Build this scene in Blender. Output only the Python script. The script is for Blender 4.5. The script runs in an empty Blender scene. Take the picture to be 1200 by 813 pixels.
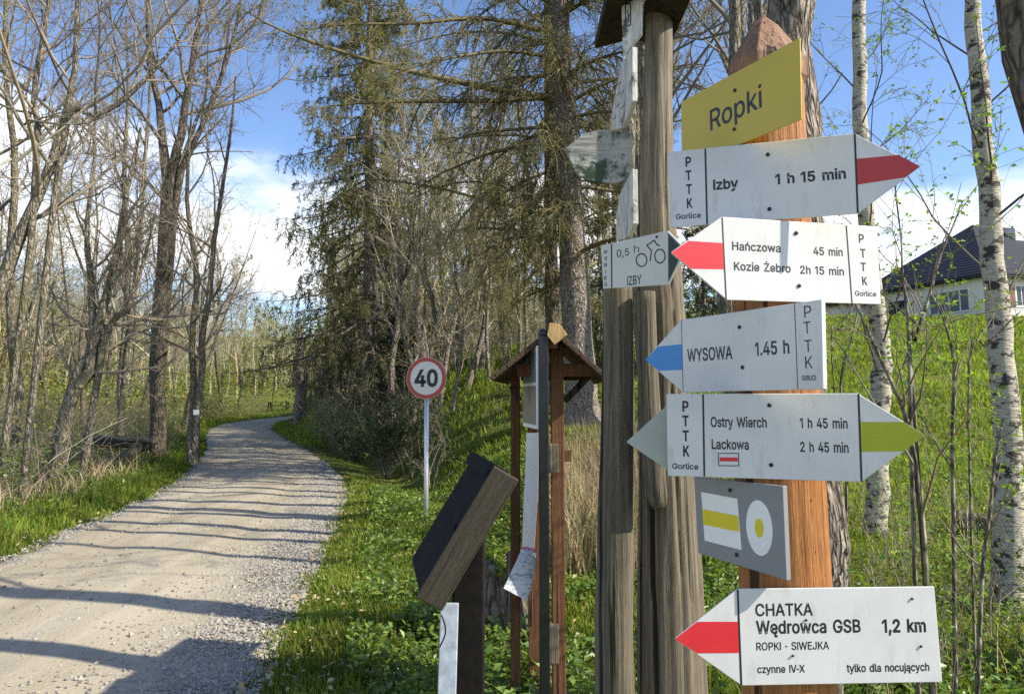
import bpy, bmesh, math, random
import numpy as np
from mathutils import Vector, Matrix
SC = bpy.context.scene
COL = SC.collection
R = math.radians

# ------------------------------------------------------------------ camera
F, CZ, PITCH, PPY = 906.0, 1.6, R(7.0), 354.0
cam = bpy.data.cameras.new('camera'); camo = bpy.data.objects.new('camera', cam); COL.objects.link(camo)
camo.location = (0, 0, CZ); camo.rotation_euler = (R(90) + PITCH, 0, 0)
cam.sensor_width = 36; cam.lens = 36 * F / 1200; cam.shift_y = (PPY - 406.5) / 1200
cam.clip_start = 0.05; cam.clip_end = 3000
SC.camera = camo

# ------------------------------------------------------------------ sun, sky, exposure
SUN_EL, SUN_AZ = R(37), R(-17)          # azimuth measured from +x, negative = behind the camera
sd = Vector((math.cos(SUN_EL) * math.cos(SUN_AZ), math.cos(SUN_EL) * math.sin(SUN_AZ), math.sin(SUN_EL)))
sun = bpy.data.lights.new('sun', 'SUN'); suno = bpy.data.objects.new('sun', sun); COL.objects.link(suno)
sun.energy = 4.5; sun.angle = R(0.53); sun.color = (1.0, 0.92, 0.77)
suno.rotation_euler = sd.to_track_quat('Z', 'Y').to_euler(); suno.location = sd * 50
W = bpy.data.worlds.new('World'); SC.world = W; W.use_nodes = True
nt = W.node_tree; nt.nodes.clear()
def wn(t, **k):
    n = nt.nodes.new(t)
    for a, b in k.items(): setattr(n, a, b)
    return n
sky = wn('ShaderNodeTexSky', sky_type='NISHITA', sun_disc=False)
sky.sun_elevation = SUN_EL; sky.sun_rotation = math.atan2(sd.x, sd.y)
sky.altitude = 900; sky.air_density = 1.0; sky.dust_density = 1.0; sky.ozone_density = 2.6
tc = wn('ShaderNodeTexCoord')
mp = wn('ShaderNodeMapping'); mp.inputs['Scale'].default_value = (1, 1, 2.2); mp.inputs['Location'].default_value = (0.35, 0.0, 0.1)
n1 = wn('ShaderNodeTexNoise'); n1.inputs['Scale'].default_value = 3.2; n1.inputs['Detail'].default_value = 9; n1.inputs['Roughness'].default_value = 0.55
nt.links.new(tc.outputs['Generated'], mp.inputs[0]); nt.links.new(mp.outputs[0], n1.inputs['Vector'])
sx = wn('ShaderNodeSeparateXYZ'); nt.links.new(tc.outputs['Generated'], sx.inputs[0])
def band(sock, a, b, c, d):
    m1 = wn('ShaderNodeMapRange', interpolation_type='SMOOTHSTEP'); m1.inputs[1].default_value = a; m1.inputs[2].default_value = b
    m2 = wn('ShaderNodeMapRange', interpolation_type='SMOOTHSTEP'); m2.inputs[1].default_value = c; m2.inputs[2].default_value = d
    m2.inputs[3].default_value = 1; m2.inputs[4].default_value = 0
    mm = wn('ShaderNodeMath', operation='MULTIPLY')
    nt.links.new(sock, m1.inputs[0]); nt.links.new(sock, m2.inputs[0])
    nt.links.new(m1.outputs[0], mm.inputs[0]); nt.links.new(m2.outputs[0], mm.inputs[1]); return mm.outputs[0]
low = band(sx.outputs['Z'], 0.06, 0.19, 0.27, 0.42)
rgt = wn('ShaderNodeMapRange'); rgt.inputs[1].default_value = -0.15; rgt.inputs[2].default_value = 0.35; rgt.inputs[3].default_value = 0.0; rgt.inputs[4].default_value = 0.45
nt.links.new(sx.outputs['X'], rgt.inputs[0])
ofs = wn('ShaderNodeMath', operation='MULTIPLY_ADD'); ofs.inputs[1].default_value = 0.32; ofs.inputs[2].default_value = -0.22
nt.links.new(low, ofs.inputs[0])
zm = wn('ShaderNodeMath', operation='SUBTRACT', use_clamp=True); zm.inputs[1].default_value = 0.20; nt.links.new(sx.outputs['Z'], zm.inputs[0])
zr = wn('ShaderNodeMath', operation='MULTIPLY'); nt.links.new(zm.outputs[0], zr.inputs[0]); nt.links.new(rgt.outputs[0], zr.inputs[1])
ad = wn('ShaderNodeMath', operation='ADD'); nt.links.new(n1.outputs['Fac'], ad.inputs[0]); nt.links.new(ofs.outputs[0], ad.inputs[1])
sb = wn('ShaderNodeMath', operation='MULTIPLY_ADD'); sb.inputs[1].default_value = -4.0
nt.links.new(zr.outputs[0], sb.inputs[0]); nt.links.new(ad.outputs[0], sb.inputs[2])
rb_ = wn('ShaderNodeMath', operation='MULTIPLY'); nt.links.new(band(sx.outputs['X'], 0.22, 0.36, 2.0, 3.0), rb_.inputs[0]); nt.links.new(band(sx.outputs['Z'], 0.04, 0.12, 0.21, 0.29), rb_.inputs[1])
sb2 = wn('ShaderNodeMath', operation='MULTIPLY_ADD'); sb2.inputs[1].default_value = 0.13; nt.links.new(rb_.outputs[0], sb2.inputs[0]); nt.links.new(sb.outputs[0], sb2.inputs[2])
cr = wn('ShaderNodeMapRange', interpolation_type='SMOOTHSTEP'); cr.inputs[1].default_value = 0.44; cr.inputs[2].default_value = 0.66
nt.links.new(sb2.outputs[0], cr.inputs[0])
mx = wn('ShaderNodeMix', data_type='RGBA'); mx.inputs[7].default_value = (6.3, 6.45, 6.7, 1)
hs = wn('ShaderNodeMix', data_type='RGBA', blend_type='MULTIPLY'); hs.inputs[0].default_value = 1; hs.inputs[7].default_value = (0.96, 1.0, 1.10, 1)
nt.links.new(sky.outputs[0], hs.inputs[6])
nt.links.new(cr.outputs[0], mx.inputs[0]); nt.links.new(hs.outputs[2], mx.inputs[6])
bg = wn('ShaderNodeBackground'); bg.inputs[1].default_value = 0.125
wo = wn('ShaderNodeOutputWorld')
nt.links.new(mx.outputs[2], bg.inputs[0]); nt.links.new(bg.outputs[0], wo.inputs[0])
SC.view_settings.view_transform = 'Standard'; SC.view_settings.look = 'None'
SC.view_settings.gamma = 1; SC.view_settings.use_curve_mapping = False
SC.view_settings.exposure = 0.84
SC.cycles.max_bounces = 6; SC.cycles.diffuse_bounces = 3; SC.cycles.glossy_bounces = 2
SC.cycles.transmission_bounces = 3; SC.cycles.transparent_max_bounces = 6
SC.cycles.use_denoising = False; SC.cycles.denoiser = 'OPENIMAGEDENOISE'; SC.cycles.denoising_input_passes = 'RGB_ALBEDO_NORMAL'

# ------------------------------------------------------------------ pixel <-> world
cp, sp = math.cos(PITCH), math.sin(PITCH)
def ray(px, py):
    X = (px - 600) / F; Y = -(py - PPY) / F
    return Vector((X, cp - Y * sp, sp + Y * cp))
def P(px, py, d):
    r = ray(px, py); return Vector((0, 0, CZ)) + r * (d / r.y)

# ------------------------------------------------------------------ object helpers
def tag(o, label=None, cat=None, group=None, kind=None):
    if label: o['label'] = label
    if cat: o['category'] = cat
    if group: o['group'] = group
    if kind: o['kind'] = kind
    return o
def thing(name, label, cat, loc=(0, 0, 0), rz=0, group=None):
    o = bpy.data.objects.new(name, None); COL.objects.link(o)
    o.location = loc; o.rotation_euler = (0, 0, rz); o.empty_display_size = 0.1
    return tag(o, label, cat, group)
def copy_tree(o, parent=None):
    c = o.copy(); COL.objects.link(c)
    if parent: c.parent = parent
    for ch in list(o.children): copy_tree(ch, c)
    return c
class MB:
    """collects numpy geometry, becomes one mesh object"""
    def __init__(s): s.v = []; s.f = []; s.c = []; s.n = 0
    def add(s, v, f, c=None):
        v = np.asarray(v, dtype=np.float32).reshape(-1, 3)
        s.v.append(v)
        for a in (f if isinstance(f, list) else [f]):
            s.f.append(np.asarray(a, dtype=np.int64) + s.n)
        if c is None: c = np.full((len(v), 3), 0.5, np.float32)
        s.c.append(np.asarray(c, np.float32)); s.n += len(v)
    def data(s): return np.concatenate(s.v), s.f, np.concatenate(s.c)
    def merge(s, other, M=None, tint=0):
        v, f, c = other.data() if isinstance(other, MB) else other
        if M is not None: v = v @ np.array(M.to_3x3()).T.astype(np.float32) + np.array(M.translation, np.float32)
        s.v.append(v.astype(np.float32))
        for a in f: s.f.append(a + s.n)
        s.c.append(np.clip(c + tint, 0, 1)); s.n += len(v)
    def mesh(s, name, mats, smooth=True, col=False):
        me = bpy.data.meshes.new(name)
        v = np.concatenate(s.v)
        me.vertices.add(len(v)); me.vertices.foreach_set('co', v.ravel())
        tot = sum(a.size for a in s.f); npoly = sum(len(a) for a in s.f)
        me.loops.add(tot); me.polygons.add(npoly)
        me.loops.foreach_set('vertex_index', np.concatenate([a.ravel() for a in s.f]).astype(np.int32))
        sizes = np.concatenate([np.full(len(a), a.shape[1], np.int32) for a in s.f])
        starts = np.concatenate([[0], np.cumsum(sizes)[:-1]]).astype(np.int32)
        me.polygons.foreach_set('loop_start', starts)
        try: me.polygons.foreach_set('loop_total', sizes)
        except Exception: pass
        me.polygons.foreach_set('use_smooth', np.full(npoly, smooth, bool))
        me.update(calc_edges=True); me.validate()
        if col:
            a = me.color_attributes.new('tint', 'FLOAT_COLOR', 'POINT')
            cc = np.concatenate(s.c); a.data.foreach_set('color', np.concatenate([cc, np.ones((len(cc), 1), np.float32)], 1).ravel())
        for m in (mats if isinstance(mats, (list, tuple)) else [mats]): me.materials.append(m)
        return me
    def build(s, name, mat, parent=None, smooth=True, col=False, loc=None):
        o = bpy.data.objects.new(name, s.mesh(name, mat, smooth, col)); COL.objects.link(o)
        if parent: o.parent = parent
        if loc is not None: o.location = loc
        return o
def tubes(mb, Pt, Rd, sides=5, c=None, cap=False):
    """Pt [N,K,3], Rd [N,K] -> swept tubes"""
    Pt = np.asarray(Pt, float); Rd = np.asarray(Rd, float)
    if Pt.ndim == 2: Pt = Pt[None]; Rd = Rd[None]
    N, K, _ = Pt.shape
    T = np.gradient(Pt, axis=1); T /= np.linalg.norm(T, axis=2, keepdims=True) + 1e-9
    m = T.mean(1, keepdims=True)
    ref = np.where(np.abs(m[..., 2:3]) < 0.8, np.array([0, 0, 1.0]), np.array([1.0, 0, 0]))
    A = np.cross(T, ref); A /= np.linalg.norm(A, axis=2, keepdims=True) + 1e-9
    B = np.cross(T, A)
    th = np.arange(sides) / sides * 2 * np.pi
    V = Pt[:, :, None] + Rd[:, :, None, None] * (A[:, :, None] * np.cos(th)[None, None, :, None] + B[:, :, None] * np.sin(th)[None, None, :, None])
    idx = np.arange(N * K * sides).reshape(N, K, sides)
    a = idx[:, :-1]; b = idx[:, 1:]
    q = np.stack([a, np.roll(a, -1, 2), np.roll(b, -1, 2), b], -1).reshape(-1, 4)
    fs = [q]
    if cap: fs += [idx[:, -1], idx[:, 0][:, ::-1]]
    cc = None
    if c is not None: cc = np.repeat(np.asarray(c).reshape(N, 1, 3), K * sides, 1).reshape(-1, 3)
    mb.add(V.reshape(-1, 3), fs, cc)
BOXF = np.array([[0, 3, 2, 1], [4, 5, 6, 7], [0, 1, 5, 4], [1, 2, 6, 5], [2, 3, 7, 6], [3, 0, 4, 7]])
def box(mb, c, s, M=None):
    x, y, z = [a / 2 for a in s]
    v = np.array([[-x, -y, -z], [x, -y, -z], [x, y, -z], [-x, y, -z], [-x, -y, z], [x, -y, z], [x, y, z], [-x, y, z]]) + np.array(c)
    if M is not None: v = v @ np.array(M.to_3x3()).T + np.array(M.translation)
    mb.add(v, BOXF)
def bevel(o, w=0.004, seg=2):
    m = o.modifiers.new('bevel', 'BEVEL'); m.width = w; m.segments = seg; m.limit_method = 'ANGLE'; return o
def beam(mb, a, b, w, h, up=(0, 0, 1)):
    a = Vector(a); b = Vector(b); d = b - a
    y = d.normalized(); x = y.cross(Vector(up)).normalized(); z = x.cross(y)
    M = Matrix((x, y, z)).transposed().to_4x4(); M.translation = (a + b) / 2
    box(mb, (0, 0, 0), (w, d.length, h), M)
def slab(mb, pts, nrm, th):
    """polygon pts (front, seen against nrm) extruded by th along nrm"""
    n = len(pts); nv = np.array(nrm) * th
    v = np.array([list(p) for p in pts]); v = np.concatenate([v, v + nv])
    fs = [np.arange(n)[None], (np.arange(n)[::-1] + n)[None]]
    q = [[i, i + n, (i + 1) % n + n, (i + 1) % n] for i in range(n)]
    mb.add(v, fs + [np.array(q)])

# ------------------------------------------------------------------ materials
def mat(name):
    m = bpy.data.materials.new(name); m.use_nodes = True
    t = m.node_tree; b = t.nodes['Principled BSDF']; return m, t, b
def nd(t, ty, **k):
    n = t.nodes.new(ty)
    for a, b in k.items():
        if a.startswith('i_'):
            kk = a[2:]; n.inputs[int(kk) if kk.isdigit() else kk].default_value = b
        else: setattr(n, a, b)
    return n
def ramp(t, fac, stops):
    r = t.nodes.new('ShaderNodeValToRGB'); e = r.color_ramp.elements
    while len(e) < len(stops): e.new(0.5)
    for i, (p, c) in enumerate(stops): e[i].position = p; e[i].color = (*c, 1)
    t.links.new(fac, r.inputs[0]); return r.outputs[0]
def coords(t, scale=(1, 1, 1), src='Object', rot=(0, 0, 0)):
    a = nd(t, 'ShaderNodeTexCoord'); m = nd(t, 'ShaderNodeMapping'); m.inputs['Scale'].default_value = scale; m.inputs['Rotation'].default_value = rot
    t.links.new(a.outputs[src], m.inputs[0]); return m.outputs[0]
def noise(t, v, scale, detail=5, rough=0.6, dist=0.0):
    n = nd(t, 'ShaderNodeTexNoise'); n.inputs['Scale'].default_value = scale; n.inputs['Detail'].default_value = detail
    n.inputs['Roughness'].default_value = rough; n.inputs['Distortion'].default_value = dist
    t.links.new(v, n.inputs['Vector']); return n.outputs['Fac']
def mix(t, f, a, b, mode='MIX'):
    m = nd(t, 'ShaderNodeMix', data_type='RGBA', blend_type=mode)
    for s, v in ((0, f), (6, a), (7, b)):
        if hasattr(v, 'is_linked'): t.links.new(v, m.inputs[s])
        else: m.inputs[s].default_value = v if s == 0 else (*v, 1)
    return m.outputs[2]
def bump(t, b, h, strength=0.5, dist=0.02):
    n = nd(t, 'ShaderNodeBump'); n.inputs['Strength'].default_value = strength; n.inputs['Distance'].default_value = dist
    t.links.new(h, n.inputs['Height']); t.links.new(n.outputs[0], b.inputs['Normal'])
def plain(name, c, rough=0.5, metal=0.0, var=0.12, scale=20, spec=0.5):
    m, t, b = mat(name)
    v = coords(t); n = noise(t, v, scale, 4)
    t.links.new(ramp(t, n, [(0.3, tuple(x * (1 - var) for x in c)), (0.7, tuple(min(1, x * (1 + var)) for x in c))]), b.inputs['Base Color'])
    b.inputs['Roughness'].default_value = rough; b.inputs['Metallic'].default_value = metal
    b.inputs['Specular IOR Level'].default_value = spec
    return m
def wood(name, c0, c1, c2, zs=0.08, scale=40, crack=0.5, axis='z', rough=0.8, fine=True, lichen=None, knots=False, lt=0.5):
    m, t, b = mat(name)
    s = {'z': (1, 1, zs), 'x': (zs, 1, 1), 'y': (1, zs, 1)}[axis]
    v = coords(t, s)
    n = noise(t, v, scale, 6, 0.65, 0.4)
    base = ramp(t, n, [(0.25, c0), (0.5, c1), (0.78, c2)])
    s2 = tuple(x * (0.35 if x == zs else 1) for x in s)
    ck = noise(t, coords(t, s2), scale * 0.40, 3, 0.5, 0.25)
    cf = ramp(t, ck, [(0.345, (1, 1, 1)), (0.385, (0, 0, 0))])
    base = mix(t, cf, base, tuple(x * 0.25 for x in c0)) if crack else base
    fine_ = noise(t, coords(t, tuple(q * 2.2 if q == zs else q for q in s)), scale * 3.2, 3, 0.6, 0.2)
    base = mix(t, 0.75, base, ramp(t, fine_, [(0.3, (0.55, 0.55, 0.55)), (0.7, (1.2, 1.2, 1.2))]), 'MULTIPLY')
    blotch = noise(t, coords(t), 5, 4, 0.6)
    base = mix(t, 0.35, base, ramp(t, blotch, [(0.3, (0.45, 0.45, 0.45)), (0.7, (1.15, 1.1, 1.05))]), 'MULTIPLY')
    if knots:
        kv = nd(t, 'ShaderNodeTexVoronoi', i_Scale=5.0); t.links.new(coords(t, (1, 1, 0.5)), kv.inputs['Vector'])
        base = mix(t, ramp(t, kv.outputs['Distance'], [(0.05, (0.85, 0.85, 0.85)), (0.11, (0, 0, 0))]), base, tuple(x * 0.35 for x in c0))
        bore = nd(t, 'ShaderNodeTexVoronoi', i_Scale=38.0); t.links.new(coords(t, (1, 1, 0.8)), bore.inputs['Vector'])
        base = mix(t, ramp(t, bore.outputs['Distance'], [(0.07, (0.8, 0.8, 0.8)), (0.10, (0, 0, 0))]), base, tuple(x * 0.2 for x in c0))
    if lichen:
        ln = noise(t, coords(t), 9, 8, 0.75)
        base = mix(t, ramp(t, ln, [(lt, (0, 0, 0)), (lt + 0.07, (1, 1, 1))]), base, lichen)
    t.links.new(base, b.inputs['Base Color']); b.inputs['Roughness'].default_value = rough
    b.inputs['Specular IOR Level'].default_value = 0.25
    hh = nd(t, 'ShaderNodeMath', operation='SUBTRACT'); t.links.new(n, hh.inputs[0]); t.links.new(cf, hh.inputs[1])
    bump(t, b, hh.outputs[0], 0.9, 0.010)
    return m
def bark(name, c0, c1, c2, scale=14, zs=0.3, strength=1.0, dist=0.03, moss=None):
    m, t, b = mat(name)
    v = coords(t, (1, 1, zs))
    vo = nd(t, 'ShaderNodeTexVoronoi', feature='DISTANCE_TO_EDGE'); vo.inputs['Scale'].default_value = scale
    nw = noise(t, v, scale * 0.8, 5, 0.65)
    vv = nd(t, 'ShaderNodeVectorMath', operation='MULTIPLY_ADD')
    nc = nd(t, 'ShaderNodeTexNoise', i_Scale=scale * 0.7); t.links.new(v, nc.inputs['Vector'])
    t.links.new(nc.outputs['Color'], vv.inputs[0]); vv.inputs[1].default_value = (0.12, 0.12, 0.12); t.links.new(v, vv.inputs[2])
    t.links.new(vv.outputs[0], vo.inputs['Vector'])
    ad = nd(t, 'ShaderNodeMath', operation='MULTIPLY'); t.links.new(vo.outputs['Distance'], ad.inputs[0]); ad.inputs[1].default_value = 2.2
    a2 = nd(t, 'ShaderNodeMath', operation='ADD'); t.links.new(ad.outputs[0], a2.inputs[0]); t.links.new(nw, a2.inputs[1])
    c = ramp(t, a2.outputs[0], [(0.42, c0), (0.66, c1), (1.0, c2)])
    if moss:
        mn = noise(t, coords(t), 2.5, 6, 0.7)
        c = mix(t, ramp(t, mn, [(0.5, (0, 0, 0)), (0.66, (0.8, 0.8, 0.8))]), c, moss)
    t.links.new(c, b.inputs['Base Color']); b.inputs['Roughness'].default_value = 0.9; b.inputs['Specular IOR Level'].default_value = 0.2
    bump(t, b, a2.outputs[0], strength, dist)
    return m
def leafy(name, c, trans=0.45, var=0.5, rough=0.55, spec=0.3):
    """tint attribute multiplies the base colour"""
    m, t, b = mat(name)
    at = nd(t, 'ShaderNodeAttribute', attribute_name='tint')
    col = mix(t, 1.0, tuple(x * 2 for x in c), at.outputs['Color'], 'MULTIPLY')
    t.links.new(col, b.inputs['Base Color']); b.inputs['Roughness'].default_value = rough; b.inputs['Specular IOR Level'].default_value = spec
    if trans:
        tr = nd(t, 'ShaderNodeBsdfTranslucent'); ms = nd(t, 'ShaderNodeMixShader', i_0=trans)
        tcol = mix(t, 1.0, col, (1.1, 1.15, 0.5), 'MULTIPLY'); t.links.new(tcol, tr.inputs[0])
        o = t.nodes['Material Output']; t.links.new(b.outputs[0], ms.inputs[1]); t.links.new(tr.outputs[0], ms.inputs[2]); t.links.new(ms.outputs[0], o.inputs[0])
    return m

M_signwhite = plain('sign_white', (0.80, 0.80, 0.81), 0.34, 0, 0.03, 6)
def weathered_white(name, c):
    m, t, b = mat(name)
    v = coords(t); a = noise(t, v, 7, 6, 0.6); d = noise(t, coords(t, (1, 1, 0.25)), 55, 4, 0.6)
    base = ramp(t, a, [(0.3, tuple(x * 0.86 for x in c)), (0.7, c)])
    base = mix(t, ramp(t, d, [(0.58, (0, 0, 0)), (0.76, (0.45, 0.45, 0.45))]), base, (0.42, 0.39, 0.33))
    t.links.new(base, b.inputs['Base Color']); b.inputs['Roughness'].default_value = 0.36
    bump(t, b, noise(t, v, 9, 2), 0.05, 0.02)
    return m
M_signwhite = weathered_white('sign_white', (0.66, 0.66, 0.66))
M_oldwhite = weathered_white('old_sign_white', (0.62, 0.62, 0.58))
M_ink = plain('black_ink', (0.012, 0.012, 0.015), 0.45)
M_red = plain('red_paint', (0.62, 0.025, 0.035), 0.4, 0, 0.06)
M_darkred = plain('dark_red_paint', (0.45, 0.035, 0.035), 0.45, 0, 0.1)  # darker red for the stripe of the Izby arrow
M_blue = plain('blue_paint', (0.03, 0.22, 0.58), 0.4, 0, 0.06)
M_shadeyellow = plain('shaded_yellow_paint', (0.36, 0.40, 0.012), 0.4, 0, 0.05)  # yellow trail paint with shade mixed into its colour
M_yellow = plain('yellow_paint', (0.68, 0.56, 0.02), 0.4, 0, 0.06)
M_yelsign = plain('ochre_sign', (0.52, 0.39, 0.03), 0.42, 0, 0.07, 5)
M_greysign = plain('grey_sign', (0.22, 0.225, 0.24), 0.45, 0, 0.05, 8)
M_white = plain('white_paint', (0.80, 0.80, 0.80), 0.45, 0, 0.03)
M_backgrey = plain('zinc_grey', (0.36, 0.39, 0.36), 0.5, 0.2, 0.08)
M_steel = plain('galvanised_steel', (0.55, 0.56, 0.56), 0.38, 0.6, 0.15, 60)
M_rivet = plain('dark_bolt', (0.03, 0.03, 0.03), 0.4, 0.7, 0.2)
M_darkgreen = plain('dark_green_paint', (0.01, 0.035, 0.03), 0.5)
M_orangewood = wood('orange_stained_log', (0.22, 0.085, 0.028), (0.42, 0.18, 0.06), (0.54, 0.27, 0.105), 0.03, 95, 1, rough=0.5, knots=True)
M_capwood = wood('weathered_brown_cap', (0.15, 0.075, 0.045), (0.27, 0.15, 0.09), (0.38, 0.23, 0.14), 0.12, 60, 1, rough=0.6)
M_greywood = wood('grey_weathered_log', (0.06, 0.053, 0.04), (0.155, 0.135, 0.10), (0.27, 0.24, 0.185), 0.022, 90, 1)
M_palewood = wood('pale_bare_log', (0.075, 0.063, 0.046), (0.20, 0.17, 0.125), (0.35, 0.30, 0.225), 0.022, 80, 1)
M_lichenwood = wood('lichened_sign_board', (0.28, 0.28, 0.25), (0.42, 0.42, 0.38), (0.5, 0.5, 0.46), 0.1, 22, 0, 'x', lichen=(0.05, 0.08, 0.05))
M_dirtywhite = wood('flaking_white_board', (0.40, 0.39, 0.36), (0.58, 0.57, 0.54), (0.68, 0.67, 0.65), 0.1, 30, 0, 'z', lichen=(0.10, 0.11, 0.085), lt=0.57)
M_brownwood = wood('red_brown_stained_wood', (0.09, 0.04, 0.02), (0.17, 0.08, 0.038), (0.25, 0.125, 0.06), 0.03, 110, 1)
M_darkwood = wood('dark_stained_wood', (0.02, 0.014, 0.010), (0.045, 0.03, 0.02), (0.07, 0.05, 0.035), 0.03, 110, 1)
M_plywood = wood('bare_yellow_wood', (0.36, 0.22, 0.08), (0.50, 0.33, 0.14), (0.58, 0.40, 0.19), 0.1, 20, 0)
M_lectwood = wood('olive_weathered_plank', (0.045, 0.038, 0.028), (0.082, 0.07, 0.05), (0.125, 0.107, 0.078), 0.03, 150, 0, 'x')
M_blackmetal = plain('black_painted_metal', (0.012, 0.013, 0.014), 0.35, 0.0, 0.2)
M_blackpanel = plain('black_rubberised_panel', (0.012, 0.013, 0.016), 0.85, 0, 0.3, 12, 0.1)
M_bark_dark = bark('dark_bark', (0.035, 0.028, 0.021), (0.115, 0.093, 0.07), (0.215, 0.18, 0.14), 16, 0.3, moss=(0.075, 0.08, 0.035))
M_bark_grey = bark('grey_bark', (0.05, 0.042, 0.032), (0.165, 0.14, 0.105), (0.31, 0.275, 0.215), 18, 0.35, moss=(0.13, 0.13, 0.05))
M_bark_conifer = bark('scaly_conifer_bark', (0.055, 0.042, 0.034), (0.20, 0.165, 0.135), (0.36, 0.32, 0.27), 20, 0.55, 1.0, 0.03)
M_bark_pine = bark('deep_furrowed_bark', (0.03, 0.024, 0.02), (0.17, 0.14, 0.115), (0.33, 0.28, 0.235), 24, 0.22, 1.0, 0.03)
def birchbark():
    m, t, b = mat('birch_bark')
    v = coords(t, (1, 1, 1.0)); n = noise(t, coords(t, (1, 1, 1.7)), 8.5, 6, 0.68)
    l = noise(t, coords(t, (1, 1, 9)), 16, 3, 0.5)
    base = ramp(t, l, [(0.3, (0.24, 0.21, 0.15)), (0.5, (0.46, 0.42, 0.33)), (0.75, (0.62, 0.58, 0.47))])
    scar = ramp(t, n, [(0.52, (0, 0, 0)), (0.575, (1, 1, 1))])
    base = mix(t, scar, base, (0.045, 0.036, 0.028))
    dash = ramp(t, noise(t, coords(t, (1, 1, 12)), 9, 2), [(0.66, (0, 0, 0)), (0.71, (0.7, 0.7, 0.7))])
    base = mix(t, dash, base, (0.10, 0.085, 0.07))
    t.links.new(base, b.inputs['Base Color']); b.inputs['Roughness'].default_value = 0.75
    h = nd(t, 'ShaderNodeMath', operation='MULTIPLY_ADD', i_1=-0.8); t.links.new(l, h.inputs[2]); t.links.new(n, h.inputs[0])
    bump(t, b, h.outputs[0], 0.7, 0.02); return m
M_birch = birchbark()
M_twig = leafy('twig_wood', (0.265, 0.225, 0.17), 0)
M_twig.node_tree.nodes['Principled BSDF'].inputs['Roughness'].default_value = 0.8
M_grass = leafy('grass_blades', (0.19, 0.245, 0.034), 0.5)
M_weed = leafy('broad_green_leaves', (0.155, 0.225, 0.045), 0.45, rough=0.4, spec=0.5)
M_dry = leafy('dry_straw', (0.40, 0.32, 0.17), 0.25)
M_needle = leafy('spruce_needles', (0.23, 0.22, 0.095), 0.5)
M_paletwig = leafy('pale_twigs', (0.42, 0.36, 0.265), 0)
M_blackpost = plain('black_tarred_wood', (0.012, 0.010, 0.009), 0.8, 0, 0.4, 30, 0.15)
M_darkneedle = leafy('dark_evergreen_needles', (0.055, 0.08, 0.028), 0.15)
M_leaf = leafy('young_leaves', (0.17, 0.27, 0.035), 0.5)
M_bud = leafy('larch_twigs', (0.25, 0.215, 0.105), 0.2)
M_stone = leafy('crushed_stone', (0.27, 0.255, 0.23), 0, rough=0.85)

# ------------------------------------------------------------------ terrain functions
rng = np.random.default_rng(7)
RY = np.array([-12, 0, 4.2, 7.8, 11.2, 14.5, 17.2, 20.5, 24.3, 32, 40, 47, 54, 60, 66, 74, 90, 120, 300.])
RX = np.array([-2.3, -2.5, -2.95, -3.5, -4.0, -4.65, -5.5, -6.6, -7.9, -11.0, -13.9, -15.8, -16.8, -17.2, -16.8, -15.2, -11, -4, 40.])
yy = np.linspace(-12, 300, 1250); _x = np.interp(yy, RY, RX)
_k = np.ones(13) / 13; _x = np.convolve(np.pad(_x, 6, 'edge'), _k, 'valid')
def xc(y): return np.interp(y, yy, _x)
def sst(a, b, x):
    t = np.clip((x - a) / (b - a), 0, 1); return t * t * (3 - 2 * t)
def nz(x, y, s=1.0, seed=0.0):
    x = x / s + seed * 13.7; y = y / s - seed * 7.3
    return (np.sin(x * 1.7 + 1.3 * np.sin(y * 0.9 + 1)) + np.sin(y * 2.1 + 1.1 * np.sin(x * 1.3 + 2)) + 0.5 * np.sin(x * 4.1 + y * 3.3) + 0.5 * np.sin(x * 3.1 - y * 4.7 + 1)) / 3
HALF = 1.56
def zt(x, y, under=True):
    x = np.asarray(x, float); y = np.asarray(y, float)
    r = x - xc(y); t = r - HALF; s = -r - HALF
    hill = 0.18 * np.log1p(np.exp((y - 9.0) * 1.2)) / 1.2
    hill = -np.log(np.exp(-hill * 2) + np.exp(-6.55 * 2)) / 2
    b = sst(0.7, 4.6, t)
    far = 0.055 * np.clip(y - 64, 0, None) + 0.0006 * np.clip(y - 64, 0, None) ** 2
    far = np.minimum(far, 14)
    z = b * hill + far * (1 - 0.6 * b)
    z -= 0.38 * np.exp(-((t - 1.5) / 0.7) ** 2) * sst(11, 14, y) * (1 - sst(26, 32, y))
    z -= 0.75 * np.exp(-((s - 4.2) / 1.9) ** 2) * sst(6, 13, y) * (1 - sst(34, 50, y))
    z += 0.5 * sst(8, 20, s) + 0.02 * np.clip(s - 20, 0, None)
    rough = sst(0.2, 1.2, np.maximum(t, s))
    z += rough * (0.05 * nz(x, y, 1.1) + 0.05 * nz(x, y, 3.1, 2)) + 0.03 * sst(0, .5, np.maximum(t, s))
    if under: z -= 0.05 * (1 - sst(-0.35, 0.0, np.maximum(t, s)))
    return z
def ztop(x, y): return float(zt(x, y))
def gpos(px, d):
    """ground point on the image column px at depth d"""
    x = 0.0
    X = (px - 600) / F
    for _ in range(12):
        z = ztop(x, d); r_ = (z - CZ) / d                # solve column
        # py such that ray has this slope
        Y = (r_ * cp - sp) / (cp + r_ * sp)
        x = X * d / (cp - Y * sp)
    return Vector((x, d, ztop(x, d)))

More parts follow.
